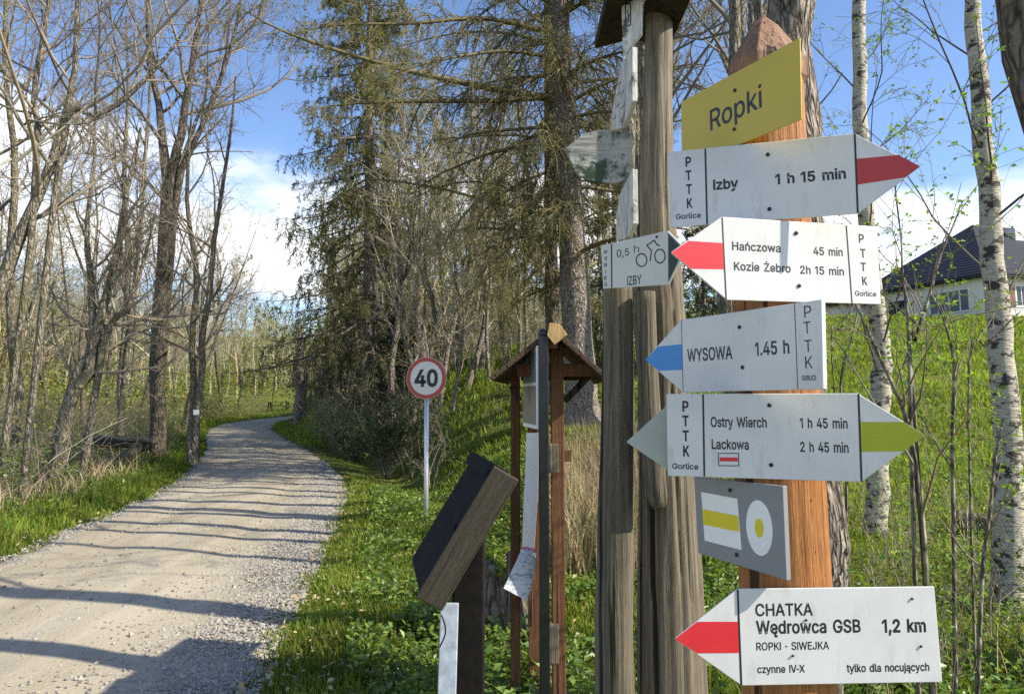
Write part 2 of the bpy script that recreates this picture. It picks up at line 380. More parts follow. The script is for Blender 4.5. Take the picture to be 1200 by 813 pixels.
# ground sheet
def ground():
    u = np.linspace(-1, 1, 330); gx = 5 * np.sinh(u * 4.1) * 1.7
    v = np.linspace(0, 1, 330); gy = -14 + 60 * (np.exp(v * 2.75) - 1) / 2.2
    X, Y = np.meshgrid(gx + -2, gy); Z = zt(X, Y)
    mb = MB(); n = len(gx); idx = np.arange(X.size).reshape(X.shape)
    q = np.stack([idx[:-1, :-1], idx[:-1, 1:], idx[1:, 1:], idx[1:, :-1]], -1).reshape(-1, 4)
    mb.add(np.stack([X, Y, Z], -1).reshape(-1, 3), q)
    m, t, b = mat('meadow_soil')
    v = coords(t); a = noise(t, v, 0.35, 6, 0.6); d = noise(t, v, 5, 6, 0.7)
    c1 = ramp(t, a, [(0.35, (0.075, 0.10, 0.022)), (0.5, (0.12, 0.155, 0.032)), (0.68, (0.17, 0.165, 0.065))])
    c2 = ramp(t, d, [(0.3, (0.5, 0.45, 0.35)), (0.7, (1.25, 1.2, 1.0))])
    t.links.new(mix(t, 0.8, c1, c2, 'MULTIPLY'), b.inputs['Base Color']); b.inputs['Roughness'].default_value = 0.95
    b.inputs['Specular IOR Level'].default_value = 0.1
    bump(t, b, d, 0.8, 0.06)
    tag(mb.build('ground', m), kind='structure')
ground()
def road():
    ys = np.concatenate([np.arange(-12, 30, 0.16), np.arange(30, 130, 0.6)])
    us = np.linspace(-1, 1, 41)
    Y, U = np.meshgrid(ys, us, indexing='ij')
    eL = 0.12 * nz(ys, ys * 0.3, 0.6, 3) + 0.10 * nz(ys, 0 * ys, 0.2, 5); eR = 0.16 * nz(ys, ys * 0.2, 0.7, 9) + 0.1 * nz(ys, 0 * ys, 0.21, 1)
    w = np.where(U < 0, HALF + eL[:, None], HALF + eR[:, None])
    X = xc(Y) + U * w
    base = zt(xc(Y), Y, False) * 1.0
    Z = np.interp(ys, ys, base[:, 20])[:, None] + 0.035 * (1 - U ** 2) - 0.02 * (np.exp(-((U - 0.45) / 0.16) ** 2) + np.exp(-((U + 0.45) / 0.16) ** 2)) + 0.006 * nz(X, Y, 0.5, 4)
    edge = np.abs(U) > 0.98
    Z = np.where(edge, np.minimum(Z, zt(X, Y) - 0.01), Z + 0.01)
    mb = MB(); idx = np.arange(X.size).reshape(X.shape)
    q = np.stack([idx[:-1, :-1], idx[:-1, 1:], idx[1:, 1:], idx[1:, :-1]], -1).reshape(-1, 4)
    c = np.zeros((X.size, 3)); c[:, 0] = U.ravel() * 0.5 + 0.5; c[:, 1] = 0; c[:, 2] = 0
    mb.add(np.stack([X, Y, Z], -1).reshape(-1, 3), q, c)
    m, t, b = mat('packed_gravel')
    at = nd(t, 'ShaderNodeAttribute', attribute_name='tint'); sx = nd(t, 'ShaderNodeSeparateXYZ'); t.links.new(at.outputs['Vector'], sx.inputs[0])
    v = coords(t); a = noise(t, coords(t, (1, 0.35, 1)), 0.8, 6, 0.6); st = nd(t, 'ShaderNodeTexVoronoi'); st.inputs['Scale'].default_value = 42
    t.links.new(v, st.inputs['Vector'])
    f = noise(t, v, 60, 3, 0.7)
    dirt = ramp(t, a, [(0.3, (0.315, 0.27, 0.195)), (0.5, (0.405, 0.355, 0.265)), (0.7, (0.475, 0.425, 0.33))])
    sc = nd(t, 'ShaderNodeSeparateXYZ'); t.links.new(st.outputs['Color'], sc.inputs[0])
    stone = ramp(t, sc.outputs[0], [(0.0, (0.17, 0.16, 0.145)), (0.5, (0.30, 0.285, 0.26)), (1.0, (0.46, 0.44, 0.41))])
    # gravel lies on the shoulders and the middle ridge
    e1 = nd(t, 'ShaderNodeMath', operation='SUBTRACT', i_1=0.5); t.links.new(sx.outputs[0], e1.inputs[0])
    e2 = nd(t, 'ShaderNodeMath', operation='ABSOLUTE'); t.links.new(e1.outputs[0], e2.inputs[0])
    e3 = nd(t, 'ShaderNodeMath', operation='MULTIPLY_ADD', i_1=0.32); t.links.new(noise(t, v, 1.6, 6, 0.75), e3.inputs[0]); t.links.new(e2.outputs[0], e3.inputs[2])
    gm = ramp(t, e3.outputs[0], [(0.56, (0, 0, 0)), (0.68, (1, 1, 1))])
    cen = ramp(t, e3.outputs[0], [(0.13, (0.45, 0.45, 0.45)), (0.20, (0, 0, 0))])
    gm2 = mix(t, 1.0, gm, cen, 'ADD')
    sp_ = ramp(t, f, [(0.64, (0, 0, 0)), (0.74, (0.25, 0.25, 0.25))])
    g = mix(t, gm2, dirt, stone); g = mix(t, sp_, g, stone)
    g = mix(t, 0.5, g, ramp(t, f, [(0.3, (0.88, 0.88, 0.88)), (0.7, (1.07, 1.07, 1.07))]), 'MULTIPLY')
    trk = ramp(t, noise(t, coords(t, (1, 0.06, 1)), 2.6, 4, 0.6), [(0.35, (0.80, 0.79, 0.77)), (0.65, (1.06, 1.06, 1.06))])
    g = mix(t, 0.9, g, trk, 'MULTIPLY')
    t.links.new(g, b.inputs['Base Color']); b.inputs['Roughness'].default_value = 0.95; b.inputs['Specular IOR Level'].default_value = 0.1
    hh = nd(t, 'ShaderNodeMath', operation='SUBTRACT'); t.links.new(f, hh.inputs[0]); t.links.new(st.outputs['Distance'], hh.inputs[1])
    bump(t, b, hh.outputs[0], 0.35, 0.012)
    tag(mb.build('gravel_road', m, col=True), kind='structure')
road()
def gravel():
    n = 26000
    y = 3.0 + 17 * rng.random(n) ** 1.5
    u = np.where(rng.random(n) < 0.90, 1 - np.abs(rng.normal(0, 0.26, n)), rng.uniform(-1, 1, n))
    k = rng.random(n) < 0.12; u = np.where(k, -1 + np.abs(rng.normal(0, .12, n)), u)
    x = xc(y) + u * (HALF + 0.08); s = rng.uniform(0.006, 0.019, n) * (1 + 0.4 * (rng.random(n) < 0.1))
    keep = (x > xc(y) - 1.95) & (np.abs(u) < 1.05); x, y, s, u = x[keep], y[keep], s[keep], u[keep]; n = len(x)
    z = zt(xc(y), y, False) + 0.035 * (1 - u ** 2) - 0.02 * (np.exp(-((u - 0.45) / 0.16) ** 2)) + 0.012
    oc = np.array([[1, 0, 0], [0, 1, 0], [-1, 0, 0], [0, -1, 0], [0, 0, 1.0], [0, 0, -1]])
    v = oc[None] * rng.uniform(0.6, 1.2, (n, 6, 3)) + rng.normal(0, 0.18, (n, 6, 3))
    a = rng.random(n) * 6.28; ca, sa = np.cos(a)[:, None], np.sin(a)[:, None]
    vx = v[..., 0] * ca - v[..., 1] * sa; vy = v[..., 0] * sa + v[..., 1] * ca
    v = np.stack([vx, vy, v[..., 2] * 0.7], -1) * s[:, None, None] + np.stack([x, y, z], -1)[:, None]
    f = np.array([[0, 1, 4], [1, 2, 4], [2, 3, 4], [3, 0, 4], [1, 0, 5], [2, 1, 5], [3, 2, 5], [0, 3, 5]])
    F_ = (f[None] + (np.arange(n) * 6)[:, None, None]).reshape(-1, 3)
    g = rng.uniform(0.38, 0.72, (n, 1)) * np.array([[1, 0.98, 0.94]])
    mb = MB(); mb.add(v.reshape(-1, 3), F_, np.repeat(g, 6, 0))
    tag(mb.build('loose_gravel', M_stone, smooth=False, col=True), 'loose grey crushed stones along the road shoulder', 'gravel', kind='stuff')
gravel()

# ------------------------------------------------------------------ foliage helpers
def unit(v): return v / (np.linalg.norm(v, axis=-1, keepdims=True) + 1e-9)
def tints(n, lo=0.3, hi=0.7, warm=0.12, g=None):
    g = g if g is not None else rng
    a = g.uniform(lo, hi, (n, 1)); w = g.normal(0, warm, (n, 1))
    return np.clip(a * np.concatenate([1 + w, np.ones((n, 1)), 1 - w * 0.5], 1), 0.02, 1)
def blades(mb, x, y, z, h, w, lean=0.35, g=None, lo=0.35, hi=0.7, warm=0.15):
    g = g if g is not None else rng; n = len(x)
    a = g.random(n) * 6.283; b = g.random(n) * 6.283
    wd = np.stack([np.cos(a), np.sin(a), 0 * a], -1) * (w[:, None] if np.ndim(w) else w) * 0.5
    ld = np.stack([np.cos(b), np.sin(b), 0 * b], -1) * (h * lean * g.random(n) * 1.6)[:, None]
    base = np.stack([x, y, z], -1); up = np.zeros((n, 3)); up[:, 2] = h
    m = base + up * 0.55 + ld * 0.35; tip = base + up * (1 - 0.18 * g.random((n, 1))) + ld
    v = np.stack([base - wd, base + wd, m + wd * 0.75, m - wd * 0.75, tip], 1).reshape(-1, 3)
    i = (np.arange(n) * 5)[:, None]
    tt = tints(n, lo, hi, warm, g) * (0.86 + 0.3 * nz(x, y, 0.55, 3) + 0.25 * nz(x, y, 1.9, 5))[:, None]
    yl = np.clip(0.3 * nz(x, y, 0.8, 8) + 0.2 * g.normal(0, 1, n), 0, 0.8)[:, None]; tt = tt * (1 - yl) + yl * tt.mean(1, keepdims=True) * np.array([[1.15, 0.95, 2.4]])
    mb.add(v, [i + np.array([[0, 1, 2, 3]]), i + np.array([[3, 2, 4]])], np.repeat(np.clip(tt, 0.03, 1), 5, 0))
def leaves(mb, c, size, g=None, up=0.5, aspect=0.5, lo=0.3, hi=0.75, warm=0.12, dirs=None):
    """folded diamond leaves at centres c"""
    g = g if g is not None else rng; n = len(c)
    d = unit(g.normal(0, 1, (n, 3))) if dirs is None else unit(dirs + g.normal(0, 0.25, (n, 3)))
    if dirs is None: d[:, 2] *= 0.5; d = unit(d)
    nrm = unit(g.normal(0, 1, (n, 3)) + np.array([0, 0, up * 3])); s = unit(np.cross(d, nrm)); nrm = np.cross(s, d)
    L = (size * g.uniform(0.6, 1.3, n))[:, None]
    p0 = c; p1 = c + d * L * 0.5 + s * L * aspect * 0.5 + nrm * L * 0.12; p2 = c + d * L; p3 = c + d * L * 0.5 - s * L * aspect * 0.5 + nrm * L * 0.12
    i = (np.arange(n) * 4)[:, None]
    mb.add(np.stack([p0, p1, p2, p3], 1).reshape(-1, 3), [i + np.array([[0, 1, 2]]), i + np.array([[0, 2, 3]])], np.repeat(tints(n, lo, hi, warm, g), 4, 0))
def smooth_poly(pts, rad, K=14):
    pts = np.array([list(p) for p in pts], float); rad = np.array(rad, float)
    t = np.linspace(0, 1, len(pts)); T = np.linspace(0, 1, K)
    # Catmull-Rom
    out = np.zeros((K, 3)); m = np.gradient(pts, t, axis=0)
    for i, u in enumerate(T):
        j = min(int(u * (len(pts) - 1)), len(pts) - 2); h = t[1]; s = (u - t[j]) / h
        out[i] = (2 * s**3 - 3 * s**2 + 1) * pts[j] + (s**3 - 2 * s**2 + s) * h * m[j] + (-2 * s**3 + 3 * s**2) * pts[j + 1] + (s**3 - s**2) * h * m[j + 1]
    return out, np.interp(T, t, rad)
def children(Pp, Rp, nper, g, t0, t1, ang, lfac, K, upb=0.25, wig=0.14, rfac=0.55, droop=0.0, Lref=None, minr=0.002, plane=None, tip=0.25):
    """nper child limbs on each of the parents"""
    N, Kp, _ = Pp.shape
    t = t0 + (t1 - t0) * (np.arange(nper)[None] + g.random((N, nper))) / nper
    ft = t * (Kp - 1); j = np.minimum(ft.astype(int), Kp - 2); fr = (ft - j)[..., None]
    ii = np.arange(N)[:, None]
    base = Pp[ii, j] * (1 - fr) + Pp[ii, j + 1] * fr
    tan = unit(Pp[ii, j + 1] - Pp[ii, j]); rad = Rp[ii, j] * (1 - fr[..., 0]) + Rp[ii, j + 1] * fr[..., 0]
    L = np.linalg.norm(np.diff(Pp, axis=1), axis=2).sum(1) if Lref is None else np.full(N, Lref)
    ln = (L[:, None] * lfac * (1 - 0.55 * (t - t0) / (t1 - t0 + 1e-6)) * g.uniform(0.6, 1.25, t.shape))
    per = unit(np.cross(tan, unit(g.normal(0, 1, tan.shape))))
    if plane is not None: per = unit(per * np.array(plane))
    a = (ang * g.uniform(0.7, 1.3, t.shape))[..., None]
    d = unit(tan * np.cos(a) + per * np.sin(a))
    M = N * nper
    base = base.reshape(M, 3); d = d.reshape(M, 3); ln = ln.reshape(M); rad = rad.reshape(M)
    pts = [base]; p = base
    for k in range(K - 1):
        d = unit(d + g.normal(0, wig, (M, 3)) + np.array([0, 0, upb - droop * (k + 1) / K]))
        p = p + d * (ln / (K - 1))[:, None]; pts.append(p)
    Pc = np.stack(pts, 1)
    r0 = np.minimum(np.maximum(rad * rfac, minr), ln * 0.016 + minr)
    Rc = r0[:, None] * np.linspace(1, tip, K)[None]
    Rc = np.maximum(Rc, minr * 0.7)
    return Pc, Rc
def bare_tree(stems, g, lv=(16, 8, 6, 4), minr=0.003, spread=0.95, l1=0.42, up=0.10, t0=0.25, leaf=0, leaf_size=0.04, sides=9, twigs_tint=(0.3, 0.6), wig=0.13):
    """stems: list of (points, radii) in local coords. returns trunk MB, crown MB, leaf MB"""
    tr, cw, lf = MB(), MB(), MB()
    Ps, Rs = [], []
    for pts, rad in stems:
        a, b = smooth_poly(pts, rad); Ps.append(a); Rs.append(b)
    Ps = np.stack(Ps); Rs = np.stack(Rs)
    # wobble
    Ps[:, 1:-1] += g.normal(0, 0.25, Ps[:, 1:-1].shape) * Rs[:, 1:-1, None]
    tubes(tr, Ps, Rs, sides)
    P1, R1 = children(Ps, Rs, lv[0], g, t0, 0.98, spread, l1, 8, up, wig, 0.5, minr=minr * 2)
    tubes(tr if False else cw, P1, R1, 6, tints(len(P1), *twigs_tint, .06, g))
    P2, R2 = children(P1, R1, lv[1], g, 0.15, 0.97, 0.85, 0.48, 6, up * 0.8, wig * 1.2, 0.6, minr=minr * 1.3)
    tubes(cw, P2, R2, 4, tints(len(P2), *twigs_tint, .06, g))
    P3, R3 = children(P2, R2, lv[2], g, 0.15, 0.98, 0.8, 0.5, 5, up * 0.6, wig * 1.3, 0.65, minr=minr)
    tubes(cw, P3, R3, 3, tints(len(P3), *twigs_tint, .06, g))
    last = P3
    if lv[3]:
        P4, R4 = children(P3, R3, lv[3], g, 0.2, 0.98, 0.7, 0.55, 3, up * 0.5, wig * 1.2, 0.7, minr=minr * 0.8)
        tubes(cw, P4, R4, 3, tints(len(P4), *twigs_tint, .06, g)); last = P4
    if leaf:
        pk = g.integers(0, len(last), leaf); kk = g.integers(1, last.shape[1], leaf)
        leaves(lf, last[pk, kk], leaf_size, g)
    return tr, cw, lf
def place_tree(name, label, base, parts, barkm, group=None, rz=0, leafm=None, crownm=None, cat='tree'):
    o = thing(name, label, cat, base, rz, group)
    tr, cw, lf = parts
    tr.build('trunk', barkm, o)
    if cw.n: cw.build('crown', crownm or M_twig, o, col=True)
    if lf.n: lf.build('leaves', leafm or M_leaf, o, col=True, smooth=False)
    return o
def px_stem(base, d, pts):
    """pts: (px, py, width px[, extra depth]) from the ground up -> local polyline"""
    out, rad = [], []
    for p in pts:
        dd = d + (p[3] if len(p) > 3 else 0)
        w = P(p[0], p[1], dd); out.append(w - base); rad.append(p[2] / 2 * dd / F)
    out[0].z = min(out[0].z, -0.15)
    return out, rad


# ------------------------------------------------------------------ sign posts
def log_post(name, label, pts, rad, mat_, sides=110, K=60, rough_=0.03, cap='flat', seed=1, groove=True, cat='post'):
    g = np.random.default_rng(seed)
    Pt, Rd = smooth_poly(pts, rad, K)
    th = np.arange(sides) / sides * 2 * np.pi
    zz = np.linspace(0, 1, K)
    rr = np.ones((K, sides))
    for k in range(2, 7): rr += rough_ * g.normal(0, 0.5) * np.cos(k * th[None] + g.random() * 6 + 1.2 * np.sin(zz[:, None] * g.uniform(2, 7)))
    for k in range(5): rr += rough_ * 0.5 * np.sin(zz[:, None] * g.uniform(8, 40) + g.random() * 6) * np.cos(g.integers(1, 4) * th[None] + g.random() * 6)
    if groove:
        for k in range(14): rr += rough_ * 0.12 * np.cos(g.integers(9, 34) * th[None] + g.random() * 6 + g.uniform(.3, 1.6) * np.sin(zz[:, None] * g.uniform(3, 12) + g.random() * 6)) * (0.4 + 0.6 * np.sin(zz[:, None] * g.uniform(5, 25) + g.random() * 6))
        for k in range(13):
            c = g.random() * 6.28; z0, z1 = sorted(g.random(2)); dth = np.angle(np.exp(1j * (th[None] - c - 0.12 * np.sin(zz[:, None] * 9))))
            rr -= g.uniform(.06, .16) * np.exp(-(dth / g.uniform(.04, .08)) ** 2) * ((zz[:, None] > z0 - .2) & (zz[:, None] < z1 + .2))
    V = Pt[:, None] + (Rd[:, None] * rr)[..., None] * np.stack([np.cos(th), np.sin(th), 0 * th], -1)[None]
    mb = MB(); idx = np.arange(K * sides).reshape(K, sides); a, b = idx[:-1], idx[1:]
    mb.add(V.reshape(-1, 3), [np.stack([a, np.roll(a, -1, 1), np.roll(b, -1, 1), b], -1).reshape(-1, 4), idx[-1][None], idx[0][::-1][None]])
    return mb
PC = Vector((0.545, 1.61, 0))                # axis of the new sign post
o = thing('sign_post', 'orange-brown stained round log with pointed top carrying the trail arrows', 'post', (PC.x, PC.y, 0))
ptop = P(897, 90, 1.61); pmid = P(918, 640, 1.61)
dx = (pmid.x - ptop.x) / (pmid.z - ptop.z)
def post_axis(z): return Vector((ptop.x + dx * (z - ptop.z), 1.61, z))
zc = P(900, 92, 1.61).z
pts = [post_axis(z) - Vector((PC.x, PC.y, 0)) for z in (-0.4, 0.5, 1.2, 1.8, zc)]
log_post('log', '', pts, [0.097, 0.093, 0.090, 0.083, 0.077], M_orangewood, seed=4, rough_=0.018, groove=False).build('log', M_orangewood, o)
# pencil-cut cap: chamfered head wider than the post
mb = MB(); n = 8; rings = [(zc - 0.03, 0.074), (zc - 0.012, 0.086), (zc + 0.028, 0.084), (zc + 0.115, 0.030), (zc + 0.142, 0.004)]
g = np.random.default_rng(3)
ca = post_axis(zc) - Vector((PC.x, PC.y, 0)); V = []
for z, r_ in rings:
    for k in range(n):
        a = k / n * 6.283 + 0.3; rr = r_ * (1 + 0.06 * math.cos(3 * a + 1) + 0.03 * g.normal())
        V.append((ca.x + rr * math.cos(a), ca.y + rr * math.sin(a), z))
idx = np.arange(len(V)).reshape(len(rings), n); a_, b_ = idx[:-1], idx[1:]
mb.add(V, [np.stack([a_, np.roll(a_, -1, 1), np.roll(b_, -1, 1), b_], -1).reshape(-1, 4), idx[-1][None], idx[0][::-1][None]])
bevel(mb.build('pointed_cap', M_capwood, o, smooth=False), 0.004, 2)

# letter outlines in 1/500 of the letter size: advance, then one closed loop of x, y numbers after another
from mathutils.geometry import tessellate_polygon
LETTERS = 'u Z R o p k i I z b y h m n P T K G r l c e H a ń w Ż W Y S O A B t s L d ę C j ą M E J V X N D 0 1 2 3 4 5 . , -'.split()
OUTLINES = dict(zip(LETTERS, [
[205,[91,-3,57,5,44,15,35,29,28,47,26,69,26,190,57,190,57,72,60,52,68,37,82,28,100,25,125,31,142,48,148,76,148,190,179,190,179,0,149,0,149,46,154,46,143,23,129,8,111,0]],
[219,[21,0,21,23,137,193,153,215,170,238,174,227,143,226,111,226,20,226,20,254,198,254,198,231,84,64,67,40,49,17,45,27,76,28,107,29,200,29,200,0]],
[224,[30,0,30,254,118,254,145,252,167,244,183,232,195,217,202,198,205,176,202,154,195,136,183,120,166,109,145,101,118,99,48,99,48,128,117,128,149,133,167,150,173,176,167,202,149,220,116,226,62,226,62,0],[177,0,115,115,151,115,214,0]],
[208,[104,-4,79,-1,58,8,41,23,28,43,20,66,17,94,20,122,28,146,41,165,58,180,79,189,104,192,128,189,149,180,167,165,180,146,188,122,191,94,188,66,180,43,167,23,149,8,128,-1],[104,23,121,26,135,33,154,59,160,94,154,129,135,155,121,162,104,165,86,162,73,155,54,129,48,94,54,59,73,33,86,26]],
[212,[26,-71,26,190,56,190,56,160,59,160,69,173,86,186,115,192,137,189,156,180,173,166,185,146,193,122,195,94,193,66,185,42,173,23,157,8,137,-1,115,-4,86,2,69,16,59,29,57,29,57,-71],[110,23,126,26,140,33,158,58,164,95,158,131,140,156,126,163,110,165,94,163,81,156,62,131,56,95,63,58,81,32,94,26]],
[190,[55,68,55,106,60,106,142,190,180,190,92,100,89,100],[26,0,26,254,57,254,57,0],[147,0,74,93,96,114,186,0]],
[83,[26,0,26,190,57,190,57,0],[42,221,27,227,21,242,27,256,42,262,57,256,63,242,57,227]],
[150,[16,0,16,29,59,29,59,226,16,226,16,254,135,254,135,226,91,226,91,29,135,29,135,0]],
[190,[21,0,21,23,127,160,127,161,24,161,24,190,166,190,166,165,63,30,63,28,169,28,169,0]],
[212,[115,-4,86,2,69,16,59,29,56,29,56,0,26,0,26,254,57,254,57,160,59,160,69,173,86,186,115,192,137,189,156,180,173,166,185,146,193,122,195,94,193,66,185,42,173,23,157,8,137,-1],[110,23,126,26,140,33,158,58,164,95,158,131,140,156,126,163,110,165,94,163,81,156,62,131,56,95,63,58,81,32,94,26]],
[195,[24,-69,31,-43,36,-44,52,-44,65,-37,75,-18,81,-1,9,190,42,190,83,78,93,43,103,10,92,10,101,43,112,78,153,190,186,190,102,-29,88,-54,70,-68,46,-73,32,-72]],
[205,[57,113,57,0,26,0,26,254,57,254,57,144,51,144,62,166,76,181,94,189,114,192,148,184,161,174,170,160,177,142,179,120,179,0,148,0,148,118,145,137,136,152,123,161,105,165,80,159,63,141]],
[305,[26,0,26,190,56,190,56,148,54,148,66,173,86,188,110,193,129,190,144,180,154,166,160,147,156,147,169,172,190,187,218,193,249,186,261,177,270,164,276,148,278,128,278,0,248,0,248,127,245,145,236,156,224,163,209,165,187,160,173,145,168,124,168,0,137,0,137,130,134,144,126,156,115,163,100,165,79,160,63,145,57,119,57,0]],
[205,[57,113,57,0,26,0,26,190,56,190,56,144,51,144,62,166,76,181,94,189,114,192,147,184,160,174,170,160,176,142,179,120,179,0,148,0,148,118,145,137,136,152,123,161,105,165,80,159,63,141]],
[222,[30,0,30,254,118,254,144,252,166,244,183,231,195,215,202,195,204,174,202,152,195,133,183,116,166,104,144,96,118,93,55,93,55,121,116,121,149,128,167,147,172,174,167,201,148,219,116,226,62,226,62,0]],
[224,[16,226,16,254,208,254,208,226,128,226,128,0,96,0,96,226]],
[233,[52,73,52,108,70,131,87,152,106,172,182,254,224,254,116,138,114,138],[30,0,30,254,62,254,62,167,62,112,62,97,62,0],[186,0,94,130,114,155,224,0]],
[260,[134,-3,102,1,75,13,52,32,35,58,24,90,20,127,24,165,35,197,52,223,74,242,102,254,132,258,170,252,202,235,225,208,237,174,204,174,194,197,178,213,158,224,133,228,111,225,92,216,75,202,62,182,54,157,52,127,54,97,63,72,75,53,92,38,112,29,134,26,155,29,172,36,187,47,198,62,205,80,207,101,217,100,141,100,141,128,239,128,239,100,236,71,225,45,209,25,188,9,163,0]],
[130,[26,0,26,190,56,190,56,160,58,160,65,173,76,184,90,190,107,192,115,192,122,192,122,161,115,162,103,163,80,157,63,142,57,118,57,0]],
[95,[70,-1,50,2,37,10,29,24,26,42,26,254,57,254,57,49,60,31,73,26,80,26,85,27,90,1,81,0]],
[198,[104,-4,79,-1,58,8,41,23,28,43,20,66,17,94,20,122,28,146,41,165,58,180,79,189,104,192,130,189,153,178,170,161,181,138,151,131,145,145,135,155,121,162,104,165,86,162,73,155,54,129,48,94,54,59,73,33,86,26,104,23,121,26,135,33,146,44,152,59,181,51,171,28,153,11,130,0]],
[202,[106,-4,80,-1,58,8,41,23,28,42,20,66,17,93,20,121,28,145,40,165,58,180,78,189,103,192,133,187,160,170,179,141,186,97,186,85,37,85,37,110,169,110,155,101,149,134,131,157,118,163,103,165,87,163,73,157,54,135,48,105,48,89,55,53,64,40,76,31,106,23,127,26,143,36,153,53,182,45,168,20,141,2]],
[258,[30,0,30,254,62,254,62,144,196,144,196,254,228,254,228,0,196,0,196,116,62,116,62,0]],
[195,[80,-4,47,2,24,22,17,37,15,54,22,80,39,97,63,105,89,110,117,113,133,117,138,127,138,128,133,148,120,161,98,165,75,161,59,150,50,137,20,146,39,173,66,188,97,192,119,190,143,180,161,160,168,126,168,0,138,0,138,26,136,26,126,12,108,1],[85,23,114,29,132,47,138,69,138,95,130,91,116,88,100,86,88,84,67,79,52,70,46,52,51,36,65,26]],
[205,[57,113,57,0,26,0,26,190,56,190,56,144,51,144,62,166,76,181,94,189,114,192,147,184,160,174,170,160,176,142,179,120,179,0,148,0,148,118,145,137,136,152,123,161,105,165,80,159,63,141],[89,214,113,265,147,265,114,214]],
[284,[69,0,11,190,44,190,67,107,77,68,88,21,82,21,93,67,103,107,126,190,158,190,181,107,191,68,201,21,196,21,206,68,217,107,240,190,272,190,215,0,184,0,159,86,152,112,145,140,138,169,145,169,138,140,131,112,124,86,99,0]],
[219,[21,0,21,23,137,193,153,215,170,238,174,227,143,226,111,226,20,226,20,254,198,254,198,231,84,64,67,40,49,17,45,27,76,28,107,29,200,29,200,0],[110,286,95,292,88,306,95,321,110,327,125,321,131,306,125,292]],
[343,[78,0,8,254,41,254,82,98,88,73,93,47,98,20,95,20,100,47,106,73,112,98,153,254,190,254,231,98,237,73,243,47,249,20,244,20,249,47,255,73,261,98,302,254,335,254,265,0,228,0,184,161,176,196,168,237,175,237,167,197,159,161,115,0]],
[236,[102,0,102,104,8,254,46,254,96,172,111,146,125,115,112,115,126,146,140,172,191,254,228,254,134,104,134,0]],
[223,[112,-4,86,-2,64,5,46,15,32,30,23,48,19,68,52,68,62,44,83,29,112,25,143,30,165,46,173,70,166,89,148,102,122,111,92,120,64,130,43,145,30,163,26,186,29,206,37,224,51,238,69,249,90,256,114,258,137,256,158,249,175,238,189,224,197,208,200,189,169,189,163,206,151,219,134,227,112,229,84,224,64,209,58,188,60,176,65,167,85,154,106,147,132,140,156,132,179,119,197,99,204,69,201,50,193,32,180,17,162,5,139,-2]],
[267,[133,-3,103,1,75,12,52,32,35,58,24,90,20,127,24,165,35,197,52,223,75,242,103,254,133,258,164,254,192,242,215,223,232,197,243,165,247,127,243,90,232,58,215,32,192,12,164,1],[133,26,155,29,175,38,191,52,204,72,212,97,215,127,212,157,204,182,191,202,175,216,155,225,133,228,112,225,92,216,75,202,63,182,54,157,52,127,54,97,63,72,75,52,92,38,112,29]],
[240,[8,0,101,254,138,254,231,0,198,0,144,151,132,186,116,239,123,239,106,185,95,151,43,0],[55,71,55,99,185,99,185,71]],
[228,[30,0,30,254,121,254,145,252,164,245,180,235,190,221,197,205,199,187,193,160,178,143,157,133,157,131,182,123,201,102,209,68,207,50,200,33,189,20,172,9,151,2,123,0],[62,29,122,29,148,31,165,40,175,53,178,68,171,92,153,109,124,115,62,115],[62,143,119,143,144,148,162,163,168,186,165,202,156,214,141,223,120,226,62,226]],
[114,[102,190,102,164,3,164,3,190],[32,236,63,236,63,49,68,31,85,25,93,26,101,27,107,1,96,-1,84,-2,62,1,46,11,36,26,32,46]],
[182,[91,-4,56,2,31,19,18,47,47,53,53,40,62,30,91,23,108,25,122,31,131,40,134,51,127,68,106,78,75,85,52,93,36,104,27,119,23,137,26,152,33,166,58,185,94,192,127,186,149,170,162,145,134,139,121,158,110,164,94,166,78,164,65,158,57,150,54,139,62,122,86,111,115,105,137,97,153,86,162,71,166,53,163,37,156,24,145,12,130,3]],
[196,[30,0,30,254,62,254,62,29,181,29,181,0]],
[212,[98,-4,75,-1,56,8,40,23,27,42,20,66,17,94,20,122,27,146,40,166,56,180,75,189,98,192,126,186,144,173,153,160,155,160,155,254,186,254,186,0,156,0,156,29,153,29,143,16,126,2],[102,23,118,26,132,32,150,58,156,95,150,131,132,156,118,163,102,165,86,163,72,156,54,131,48,95,54,58,73,33,86,26]],
[202,[106,-4,80,-1,58,8,41,23,28,42,20,66,17,93,20,121,28,145,40,165,58,180,78,189,103,192,133,187,160,170,179,141,186,97,186,85,37,85,37,110,169,110,155,101,149,134,131,157,118,163,103,165,87,163,73,157,54,135,48,105,48,89,55,53,64,40,76,31,106,23,127,26,143,36,153,53,182,45,168,20,141,2],[150,-74,134,-72,121,-66,113,-55,110,-41,112,-29,117,-17,125,-4,134,9,182,45,171,19,157,-2,145,-20,140,-35,144,-45,155,-48,163,-47,170,-44,179,-67,167,-72]],
[255,[134,-3,103,1,75,12,52,32,35,58,24,90,20,127,24,165,35,197,52,223,75,242,103,254,134,258,170,252,201,236,224,209,236,174,204,174,195,197,179,214,158,224,134,228,111,225,92,216,75,202,62,182,54,157,52,127,54,97,63,72,75,53,92,38,112,29,134,26,158,30,179,40,195,57,204,80,236,80,224,45,201,19,170,2]],
[83,[26,190,57,190,57,-15,51,-45,32,-65,2,-71,-5,-71,-5,-43,1,-43,12,-42,20,-36,26,-15],[42,221,27,227,20,242,27,256,42,262,57,256,63,242,57,227]],
